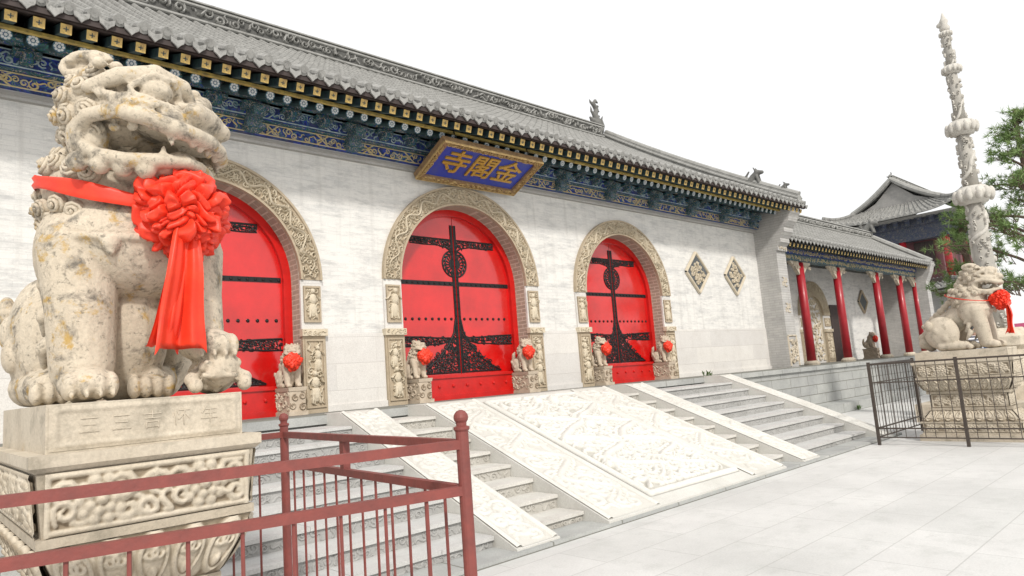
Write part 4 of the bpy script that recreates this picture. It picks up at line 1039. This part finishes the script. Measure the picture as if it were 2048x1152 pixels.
# ------------------------------------------------------------------ fences
def fence(label,name,pts,H,mat,rails,postw,bard,sp,topr,round_post,struts=()):
    t=thing(name,label,'fence',(pts[0][0],pts[0][1],0))
    for (x,y) in pts:
        mb=MB()
        if round_post: 
            mb.lathe([(postw,0),(postw,H-.02),(postw*1.25,H-.01),(postw*1.25,H+.0),(postw*.8,H+.005)]+[(postw*1.15*math.sin(a),H+.042-postw*1.15*math.cos(a)) for a in (.8,1.2,1.57,2.0,2.5,2.9)],(x,y,0),16)
        else: mb.box(x-postw,x+postw,y-postw,y+postw,0,H)
        build('post',mb,mat,t,smooth=False)
    for i in range(len(pts)-1):
        a,b=Vector((*pts[i],0)),Vector((*pts[i+1],0)); dd=(b-a); L=dd.length; dd.normalize(); sd=Vector((-dd.y,dd.x,0))
        for z,hh,ww in rails:
            mb=MB(); p,q=a+dd*postw*.6,b-dd*postw*.6
            vs=[]
            for e in (p,q):
                for u,v in ((-1,-1),(1,-1),(1,1),(-1,1)): vs.append(e+sd*(ww*u)+Vector((0,0,z+hh*v)))
            mb.add(vs,[(0,1,2,3),(4,7,6,5),(0,4,5,1),(1,5,6,2),(2,6,7,3),(3,7,4,0)]); build('rail',mb,mat,t)
        n=int(L/sp)
        z0,z1=rails[-1][0],rails[topr][0]
        mb=MB(); mb.tube([(0,0,z0),(0,0,z1)],bard,6); me=mesh('bar',mb,mat)
        for k in range(1,n):
            c=a+dd*(L*k/n); link('bar',me,t,loc=c-t.location)
    for (x,y,z0,z1,w) in struts:
        mb=MB(); mb.box(x-w,x+w,y-w,y+w,z0,z1); build('strut',mb,mat,t)
    return t
fence('dull red metal railing with ball topped posts around the large left lion','metal_railing',[(-1.7,3.27),(1.87,2.42),(2.05,4.7),(-1.7,4.95)],1.505,M['rail'],[(1.43,.020,.018),(1.232,.020,.018),(.16,.018,.016)],.029,.008,.175,1,True,struts=[(1.98,3.7,1.232,1.43,.022)])
fence('dark brown metal fence of thin bars around the right lion','metal_fence',[(15.7,4.85),(13.3,4.85),(13.3,3.45),(13.3,2.1),(15.7,2.1)],1.5,M['darkrail'],[(1.46,.016,.016),(1.12,.010,.010),(.30,.012,.012),(.14,.010,.010)],.024,.006,.15,0,False)

# ------------------------------------------------------------------ side hall (right)
wing=thing('side_hall','lower side hall with red columns and a tiled roof right of the main gate','hall',(27.4,9.9,P))
WX0,WX1=20.4,34.3
WA=[(26.5,.75,3.25)]
archwall(wing,WX0,WX1,11.4,11.8,P,5.2,WA,M['wall'],M['cream'])
surround(wing,26.5,.75,3.25,.6,11.4,P,300)
mb=MB(); mb.box(25.7,27.3,11.47,11.53,P,4.1); o=build('carved_screen',mb,M['dado'],wing)
mb=MB(); curls(mb,25.8,27.2,P+.1,3.9,.22,lambda u,v,h:(u,11.47-h,v),.05,5,1.,None,.5); build('carving',mb,M['cream'],o)
mb=MB(); mb.box(28.0,29.3,11.36,11.42,P,3.7); build('door',mb,M['board'],wing)
mb=MB(); s=.5; mb.poly_xz([(31.6-s,3.9),(31.6,3.9-s),(31.6+s,3.9),(31.6,3.9+s)],11.36,11.42); o=build('diamond_panel',mb,M['slate'],wing)
mb=MB(); fm=lambda u,v,h:(31.6+u,11.36-h,3.9+v)
for pr in ([(-s,0),(0,s)],[(0,s),(s,0)],[(s,0),(0,-s)],[(0,-s),(-s,0)]): strip(mb,pr,.05,.05,fm,False)
build('carving',mb,M['tan'],o)
mb=MB(); mb.poly_yz([(9.4,P),(9.4,4.6),(9.2,5.0),(9.1,5.4),(11.6,6.6),(11.6,P)],WX1-.5,WX1); mb.poly_yz([(11.4,P),(11.4,6.6),(11.7,6.75),(14,5.6),(14,P)],WX1-.45,WX1-.05); build('gable_pier',mb,M['pier'],wing)
for x in (22.4,25.4,29.2,31.9,33.9):
    mb=MB(); mb.lathe([(.24,0),(.25,.06),(.18,.14)],(x,9.9,P),16); cb=build('column_base',mb,M['pedestal'],wing)
    mb=MB(); mb.lathe([(.145,.14),(.135,3.42)],(x,9.9,P),18); build('column',mb,M['redcol'],wing,smooth=True)
    mb=MB()
    for sgn in (-1,1): 
        if x+sgn*.7<WX1: mb.poly_xz([(x+sgn*.15,4.86),(x+sgn*.75,4.86),(x+sgn*.7,4.78),(x+sgn*.45,4.7),(x+sgn*.3,4.55),(x+sgn*.15,4.42)],9.84,9.96)
    fm=lambda u,v,h:(u,9.84-h,v); curls(mb,x-.7,x+.7,4.6,4.85,.12,fm,.03,int(x)); build('bracket',mb,M['pedestal'],wing)
for yy,za,zb,gm in ((9.78,4.86,5.06,'beam2'),(9.72,5.06,5.24,'beam')):
    mb=MB(); mb.box(WX0,WX1-.5,yy,10.03,za,zb); o=build('painted_beam',mb,M[gm],wing)
    mb=MB(); fm=lambda u,v,h:(u,yy-.002-h,v); curls(mb,WX0+.1,WX1-.6,za+.03,zb-.03,.11,fm,.008,int(za*10),1.,None,.6,.13); build('gilded_pattern',mb,M['gilt'],o)
nW=53; spW=(WX1+.1-WX0)/nW
mb=MB(); slopeface(mb,(WX0,9.18,5.36),(WX1+.1,9.18,5.36),(WX0,11.6,7.0),(WX1+.1,11.6,7.0),nW,.075); slopeface(mb,(WX1+.1,14.2,5.4),(WX0,14.2,5.4),(WX1+.1,11.6,7.0),(WX0,11.6,7.0),nW,rows=4); build('roof',mb,M['roof'],wing)
mb=MB(); eavetiles(mb,WX0,nW,spW,9.16,5.37); build('eave_tiles',mb,M['tile'],wing)
mb=MB(); mb.add([(WX0,9.2,5.27),(WX1,9.2,5.27),(WX1,11.4,6.3),(WX0,11.4,6.3)],[(0,1,2,3)]); build('eave_board',mb,M['board'],wing)
mb=MB(); rot_bar(mb,9.26,5.2,10.1,5.5,.05); fl2=mesh('rafter',mb,[M['green'],M['goldend']])
for i in range(nW): link('rafter',fl2,wing,loc=Vector((WX0+(i+.5)*spW,0,0))-wing.location)
ridge(wing,WX0,WX1,11.6,7.0,.28,.22,9)
mb=MB() 
ys=[9.2+i*2.4/8 for i in range(9)]
mb.tube([(WX1-.05,y,5.5+(y-9.2)*.68) for y in ys],.14,8)
build('verge_ridge',mb,M['ridge'],wing)
o=link('ridge_beast',sb,wing,loc=Vector((WX1-.2,11.5,7.3))-wing.location); o.scale=(1.3,1.3,1.3)

# ------------------------------------------------------------------ tower behind
TX,TY=44.0,13.5
tw=thing('temple_tower','two storey red and grey temple tower with upturned tiled roof beyond the side hall','tower',(48.8,TY,0))
mb=MB(); mb.box(45.4,52.6,11.3,15.7,0,5.6); build('lower_wall',mb,M['gable'],tw)
mb=MB(); mb.box(45.7,52.3,11.6,15.4,5.6,8.7); build('upper_wall',mb,M['towerwall'],tw)
for y in (12.5,14.5):
    mb=MB(); mb.box(45.62,45.72,y-.5,y+.5,6.3,8.0)
    for k in range(5): mb.box(45.58,45.64,y-.5+k*.25-.02,y-.5+k*.25+.02,6.3,8.0)
    build('lattice_window',mb,M['board'],tw)
mb=MB(); mb.box(45.0,53.0,11.0,16.0,8.1,8.95); build('painted_beam',mb,M['muted'],tw)
mb=MB(); mb.box(44.7,53.3,10.7,16.3,8.95,9.4); build('bracket_tier',mb,M['muted'],tw)
mb=MB(); mb.box(-.25,0,-.12,.12,0,.3); mb.box(-.4,-.1,-.2,.2,.3,.42); br=mesh('bracket_set',mb,M['muted'])
for k in range(9): link('bracket_set',br,tw,loc=Vector((44.72,10.95+k*.64,8.98))-tw.location)
mb=MB(); mb.box(44.9,53.1,10.9,16.1,5.4,5.65); build('balcony_floor',mb,M['board'],tw)
for x in (45.2,48.9,52.8):
    for y in (11.2,13.5,15.8):
        if x==48.9 and y==13.5: continue
        mb=MB(); mb.lathe([(.2,5.65),(.19,8.55)],(x,y,0),14); build('column',mb,M['redcol'],tw,smooth=True)
def hipskirt(nm,x0,x1,y0,y1,ze,dx,dy,zt,n1,n2,lift):
    mb=MB(); a,b,c,d=(x0,y0,ze),(x1,y0,ze),(x1,y1,ze),(x0,y1,ze); A,B,Cc,D=(x0+dx,y0+dy,zt),(x1-dx,y0+dy,zt),(x1-dx,y1-dy,zt),(x0+dx,y1-dy,zt)
    slopeface(mb,a,b,A,B,n1,.07,.25,lift,8); slopeface(mb,d,a,D,A,n2,.07,.25,lift,8); slopeface(mb,b,c,B,Cc,n2,.07,.25,lift,8); slopeface(mb,c,d,Cc,D,n1,.07,.25,lift,8)
    for p,q in ((a,A),(b,B),(c,Cc),(d,D)):
        pp=[]
        for k in range(9):
            t=k/8; e=Vector(p).lerp(Vector(q),t); e.z=p[2]+(q[2]-p[2])*(.75*t+.25*t*t)+lift*(1-t)**2+.1; pp.append(e)
        mb.tube(pp,.13,8)
    mb.add([(x0,y0,ze-.12),(x1,y0,ze-.12),(x1,y1,ze-.12),(x0,y1,ze-.12)],[(0,1,2,3)])
    build(nm,mb,M['roof'],tw)
    for side in range(2):
        mb=MB()
        nn=n2 if side==0 else n1
        pts=[]
        for i in range(nn):
            f=(i+.5)/nn; z=ze+lift*abs(2*f-1)**4
            if side==0: p=Vector((x0,y0+f*(y1-y0),z)); e=Vector((1,0,.25))
            else: p=Vector((x0+f*(x1-x0),y0,z)); e=Vector((0,1,.25))
            mb.tube([p-e*.05+Vector((0,0,.04)),p+e*.2+Vector((0,0,.04))],.09,8); pts.append(p+e*.02-Vector((0,0,.03)))
        mb.tube(pts,.05,6)
        build('eave_tiles',mb,M['tile'],tw)
hipskirt('lower_roof',44.2,53.4,10.3,16.7,5.0,1.2,1.2,5.7,26,20,.4)
hipskirt('hip_roof',43.4,54.2,9.5,17.3,9.45,1.5,1.6,10.4,30,24,.75)
mb=MB(); slopeface(mb,(44.8,11.0,10.35),(52.8,11.0,10.35),(44.8,TY,12.0),(52.8,TY,12.0),24,.07,.35); slopeface(mb,(52.8,16.0,10.35),(44.8,16.0,10.35),(52.8,TY,12.0),(44.8,TY,12.0),24,.07,.35)
build('gable_roof',mb,M['roof'],tw)
mb=MB(); mb.poly_yz([(11.3,10.3),(12.4,10.8),(TY,11.85),(14.6,10.8),(15.7,10.3)],45.0,45.2); build('gable_wall',mb,M['gable'],tw)
for xg in (44.8,52.8):
    mb=MB()
    mb.tube([(xg,TY+w*2.5,10.4+1.68*((1-abs(w))*.65+.35*(1-abs(w))**2)) for w in [-1+k/8 for k in range(17)]],.16,8)
    build('verge_ridge',mb,M['ridge'],tw)
ridge(tw,44.8,52.8,TY,11.95,.3,.24,21,.2)
o=link('ridge_beast',bb,tw,loc=Vector((45.1,TY,12.1))-tw.location); o.rotation_euler=(0,0,pi); o.scale=(.4,.4,.4)

# ------------------------------------------------------------------ carved stone pole
PX,PY=19.0,4.0
pole=thing('carved_stone_pole','tall slender carved stone pole with dragons and lotus trays behind the right lion','stone pole',(PX,PY,0))
mb=MB(); mb.box(PX-1.5,PX+1.5,PY-1.5,PY+1.5,0,.4); build('step_base',mb,M['pedestal'],pole)
mb=MB(); mb.lathe([(.75,.4),(.75,.7),(.6,.8),(.6,1.5),(.72,1.6),(.72,1.8),(.5,2.0)],(PX,PY,0),8); build('plinth',mb,M['pedestal'],pole)
M['pole']=stone('pole_stone',(.61,.59,.54),(.49,.47,.43),6,stain=((.22,.21,.18),9,.54,.72,.6),bump=.3)
M['poled']=stone('pole_ground_stone',(.44,.42,.38),(.34,.33,.30),6,bump=.35)
rad=lambda z:.29-.026*(z-2)
secs=[(2.0,5.0),(5.42,6.72),(7.08,8.30),(8.52,9.28)]
for i,(za,zb) in enumerate(secs):
    mb=MB(); mb.lathe([(rad(za)*.8,za),(rad(zb)*.8,zb)],(PX,PY,0),16); o=build('shaft',mb,M['poled'],pole,smooth=True)
    mb=MB(); q=int((zb-za)/.04); pts=[]; rd=[]
    for k in range(q+1):
        z=za+(zb-za)*k/q; a=(z-za)*4.2*(1.0+.25*i)+i+.5*math.sin(z*9); r=rad(z)*.80
        pts.append((PX+r*math.cos(a),PY+r*math.sin(a),z)); rd.append(.24*rad(z)*(.6+.4*math.sin(pi*min(1,.15+k/q*.8))))
    mb.tube(pts,rd,8)
    fm=lambda u,v,h:(PX+(rad(v)*.8+h)*math.cos(u),PY+(rad(v)*.8+h)*math.sin(u),v)
    r3=random.Random(i)
    for k in range(int((zb-za)*40)):
        u=r3.uniform(0,6.28); v=r3.uniform(za+.05,zb-.05); s=.09; a0=r3.uniform(0,6)
        strip(mb,[(u+s*2*(1-.8*t)*math.cos(a0+t*8),v+s*.6*(1-.8*t)*math.sin(a0+t*8)) for t in [j/9 for j in range(10)]],.025,.05,fm)
    build('dragon_carving',mb,M['pole'],o,smooth=True)
for z,r,h in ((5.0,.40,.42),(6.72,.33,.36),(8.30,.21,.22),(9.28,.14,.14)):
    mb=MB(); mb.lathe([(r*.55,z),(r*.75,z+h*.15),(r,z+h*.45),(r*1.03,z+h*.6),(r*.95,z+h*.75),(r*.7,z+h)],(PX,PY,0),16)
    for k in range(12):
        a=2*pi*k/12; mb.ell((PX+r*.92*math.cos(a),PY+r*.92*math.sin(a),z+h*.5),(r*.2,r*.2,h*.38),8,6)
    build('lotus_tray',mb,M['pole'],pole,smooth=True)
mb=MB(); mb.lathe([(.09,9.42),(.12,9.5),(.07,9.6),(.1,9.68),(.05,9.78),(.02,9.9)],(PX,PY,0),12); mb.ell((PX,PY+.05,9.62),(.06,.12,.08)); build('finial',mb,M['pole'],pole,smooth=True)

# ------------------------------------------------------------------ trees and weeds
def pine(label,x,y,H,R,zlow,nb,seed,dens=1.0):
    r=random.Random(seed); t=thing('pine_tree',label,'tree',(x,y,0))
    mb=MB(); tp=[(x+.15*math.sin(k*.7+seed),y+.12*math.cos(k*.9),H*k/8) for k in range(9)]
    mb.tube(tp,[.2*(1-.85*k/8)+.02 for k in range(9)],9); tips=[]
    for k in range(nb):
        z=zlow+(H-zlow-.1)*((k+.5)/nb); f=(z-zlow)/(H-zlow); L=R*(1-f**1.3*.82)*r.uniform(.55,1.2); a=k*2.4+r.uniform(-.4,.4)
        p0=Vector((x,y,z)); d=Vector((math.cos(a),math.sin(a),r.uniform(.0,.5)))
        pts=[p0+d*(L*s)+Vector((0,0,.12*math.sin(s*3)*L)) for s in (0,.25,.5,.75,1)]
        mb.tube(pts,[.05,.04,.03,.02,.01],6)
        for q in range(int(14*dens)):
            s=r.uniform(.3,1.05); c=p0+d*(L*s)+Vector((r.gauss(0,.18),r.gauss(0,.18),.12*math.sin(s*3)*L+r.gauss(.06,.11)))
            mb.tube([p0+d*(L*s*.85),c],[.012,.006],4); tips.append((c,d))
    build('trunk',mb,M['bark'],t)
    mb=MB()
    for c,d in tips:
        for s in range(2):
            cc=c+Vector((r.gauss(0,.08),r.gauss(0,.08),r.gauss(0,.07)))
            for q in range(20):
                dv=(Vector((r.gauss(0,1),r.gauss(0,1),r.gauss(.5,.9))).normalized()+d*.5).normalized(); ln=r.uniform(.12,.25); sd=dv.orthogonal().normalized()*.011; sd.rotate(Matrix.Rotation(r.uniform(0,3),3,dv))
                b0=cc+dv*.02; mb.add([b0-sd,b0+sd,cc+dv*ln],[(0,1,2)])
    build('crown',mb,M['needle'],t)
pine('tall pine tree at the right edge beyond the stone pole',24.5,3.68,8.5,2.7,2.4,32,5,1.25)
pine('smaller pine tree seen to the left of the stone pole',27,6.1,6.4,1.6,2.6,16,8,1.15)
def weed(x,y,z,label,seed):
    r=random.Random(seed); mb=MB()
    for k in range(26):
        a=r.uniform(0,6.28); l=r.uniform(.06,.17); b=Vector((x+r.gauss(0,.08),y+r.gauss(0,.03),z)); tip=b+Vector((math.cos(a)*l*.6,math.sin(a)*l*.6,l)); s=Vector((-math.sin(a),math.cos(a),0))*.014
        m=b.lerp(tip,.5)+Vector((0,0,.03)); mb.add([b,m-s,tip,m+s],[(0,1,2,3)])
    tag(build('weed',mb,M['weed']),label,'weed',group='weeds growing in the stone joints')
weed(21.3,YE-.74,0,'small green weed at the foot of the terrace wall left of the fence',1)
weed(14.35,YE-.1,P,'small green weed on the terrace edge at the top of the right steps',2)

# ------------------------------------------------------------------ background wall, board, person
mb=MB(); mb.box(58,58.5,-30,9.5,0,2.3); w=build('courtyard_wall',mb,M['greywall']); tag(w,'low grey brick courtyard wall far behind the right lion','wall')
nb=thing('notice_board','pink notice board on posts far behind the right lion','board',(30,5.0,0))
mb=MB(); mb.box(30,30.06,4.0,5.75,1.35,2.3); build('panel',mb,M['pink'],nb)
for y in (4.1,5.65):
    mb=MB(); mb.box(30.061,30.12,y-.03,y+.03,0,2.3); build('leg',mb,M['darkrail'],nb)
def person(label,loc,rz):
    t=thing('person',label,'person',loc,rz)
    mb=MB()
    for s in (-1,1):
        mb.caps([(s*.09,0,.86),(s*.1,-.02,.48),(s*.1,.02,.09)],[.075,.052,.038],10); mb.caps([(s*.1,.03,.04),(s*.11,-.15,.035)],[.04,.035],8)
        mb.caps([(s*.18,0,1.36),(s*.23,.02,1.1),(s*.2,-.1,.88)],[.048,.038,.028],10); mb.ell((s*.2,-.13,.83),(.02,.035,.045))
        for k in range(4): mb.caps([(s*.2+(k-1.5)*.018,-.145,.8),(s*.2+(k-1.5)*.019,-.15,.755-.008*(1.5-abs(k-1.5)))],.0085,6)
        mb.caps([(s*.2-s*.02,-.15,.83),(s*.2-s*.035,-.165,.8)],.009,6)
    mb.caps([(0,0,.9),(0,0,1.15),(0,0,1.35)],[.12,.12,.13],12); mb.caps([(0,0,1.36),(0,-.01,1.48)],[.06,.055],10)
    mb.ell((0,-.015,1.565),(.075,.095,.115),14,10); mb.ell((0,-.112,1.55),(.014,.02,.02))
    for s in (-1,1): mb.ell((s*.077,0,1.56),(.012,.02,.03))
    b=remesh(mb,.010,1); setmats(b,M['skin'],None,True); b.name='body'; link('body',b,t,local=True)
    mb=MB(); mb.caps([(0,0,.92),(0,0,1.15),(0,0,1.34)],[.14,.14,.15],12)
    for s in (-1,1): mb.caps([(s*.17,0,1.37),(s*.23,.02,1.12)],[.066,.058],10)
    b=remesh(mb,.014,2); setmats(b,M['shirt'],None,True); b.name='shirt'; link('shirt',b,t,local=True)
    mb=MB()
    for s in (-1,1): mb.caps([(s*.08,0,.9),(s*.1,-.02,.48),(s*.1,.02,.12)],[.105,.075,.06],10)
    b=remesh(mb,.014,2); setmats(b,M['trouser'],None,True); b.name='trousers'; link('trousers',b,t,local=True)
    mb=MB(); mb.ell((0,.012,1.60),(.085,.1,.1)); mb.tube([(0,-.06,1.63),(0,-.16,1.615)],[.07,.05],10,True,.3); b=remesh(mb,.012,1); setmats(b,M['hair'],None,True); b.name='cap'; link('cap',b,t,local=True)
person('person in a striped shirt and dark cap standing behind the right lion',(17.85,4.2,.4),math.radians(-20))
bagt=thing('shoulder_bag','bright blue bag carried by the person behind the right lion','bag',(17.75,3.95,1.3))
mb=MB(); mb.caps([(17.72,3.92,1.36),(17.72,3.92,1.62)],[.12,.1],10); b=remesh(mb,.02,2); setmats(b,M['bag'],None,True); b.name='pouch'; link('pouch',b,bagt)
mb=MB(); mb.tube([(17.72,3.92,1.66),(17.8,4.05,1.82),(17.85,4.2,1.84)],.015,6); build('strap',mb,M['bag'],bagt)

# ------------------------------------------------------------------ light, sky, camera
w=bpy.data.worlds.new('World'); scene.world=w; w.use_nodes=True; nt=w.node_tree; bg=nt.nodes['Background']
sd=Vector((.34,.68,-.64)).normalized()
sky=nt.nodes.new('ShaderNodeTexSky'); sky.sky_type='NISHITA'; sky.sun_disc=False; sky.sun_elevation=math.asin(-sd.z); sky.sun_rotation=math.atan2(-sd.x,-sd.y); sky.dust_density=6; sky.air_density=1
mx=nt.nodes.new('ShaderNodeMixRGB'); mx.inputs[0].default_value=.8; mx.inputs[2].default_value=(10.6,10.5,10.35,1)
nt.links.new(sky.outputs[0],mx.inputs[1]); nt.links.new(mx.outputs[0],bg.inputs[0]); bg.inputs[1].default_value=.12
sl=bpy.data.lights.new('Sun','SUN'); sl.energy=2.75; sl.angle=math.radians(5); sl.color=(1,.955,.89)
so=bpy.data.objects.new('Sun',sl); COL.objects.link(so); so.rotation_euler=sd.to_track_quat('-Z','Y').to_euler()
cam=bpy.data.cameras.new('Camera'); co=bpy.data.objects.new('Camera',cam); COL.objects.link(co); scene.camera=co
cam.sensor_fit='HORIZONTAL'; cam.sensor_width=36; cam.lens=36*1345/2048; cam.clip_end=2000; cam.clip_start=.05
F=Vector((.673,.7271,.1332)).normalized(); R=Vector((.7386,-.6695,-.0752)); R=(R-F*R.dot(F)).normalized(); U=R.cross(F)
m=Matrix((R,U,-F)).transposed().to_4x4(); m.translation=Vector((0,0,HC)); co.matrix_world=m
scene.view_settings.view_transform='Standard'; scene.view_settings.look='None'; scene.view_settings.exposure=0
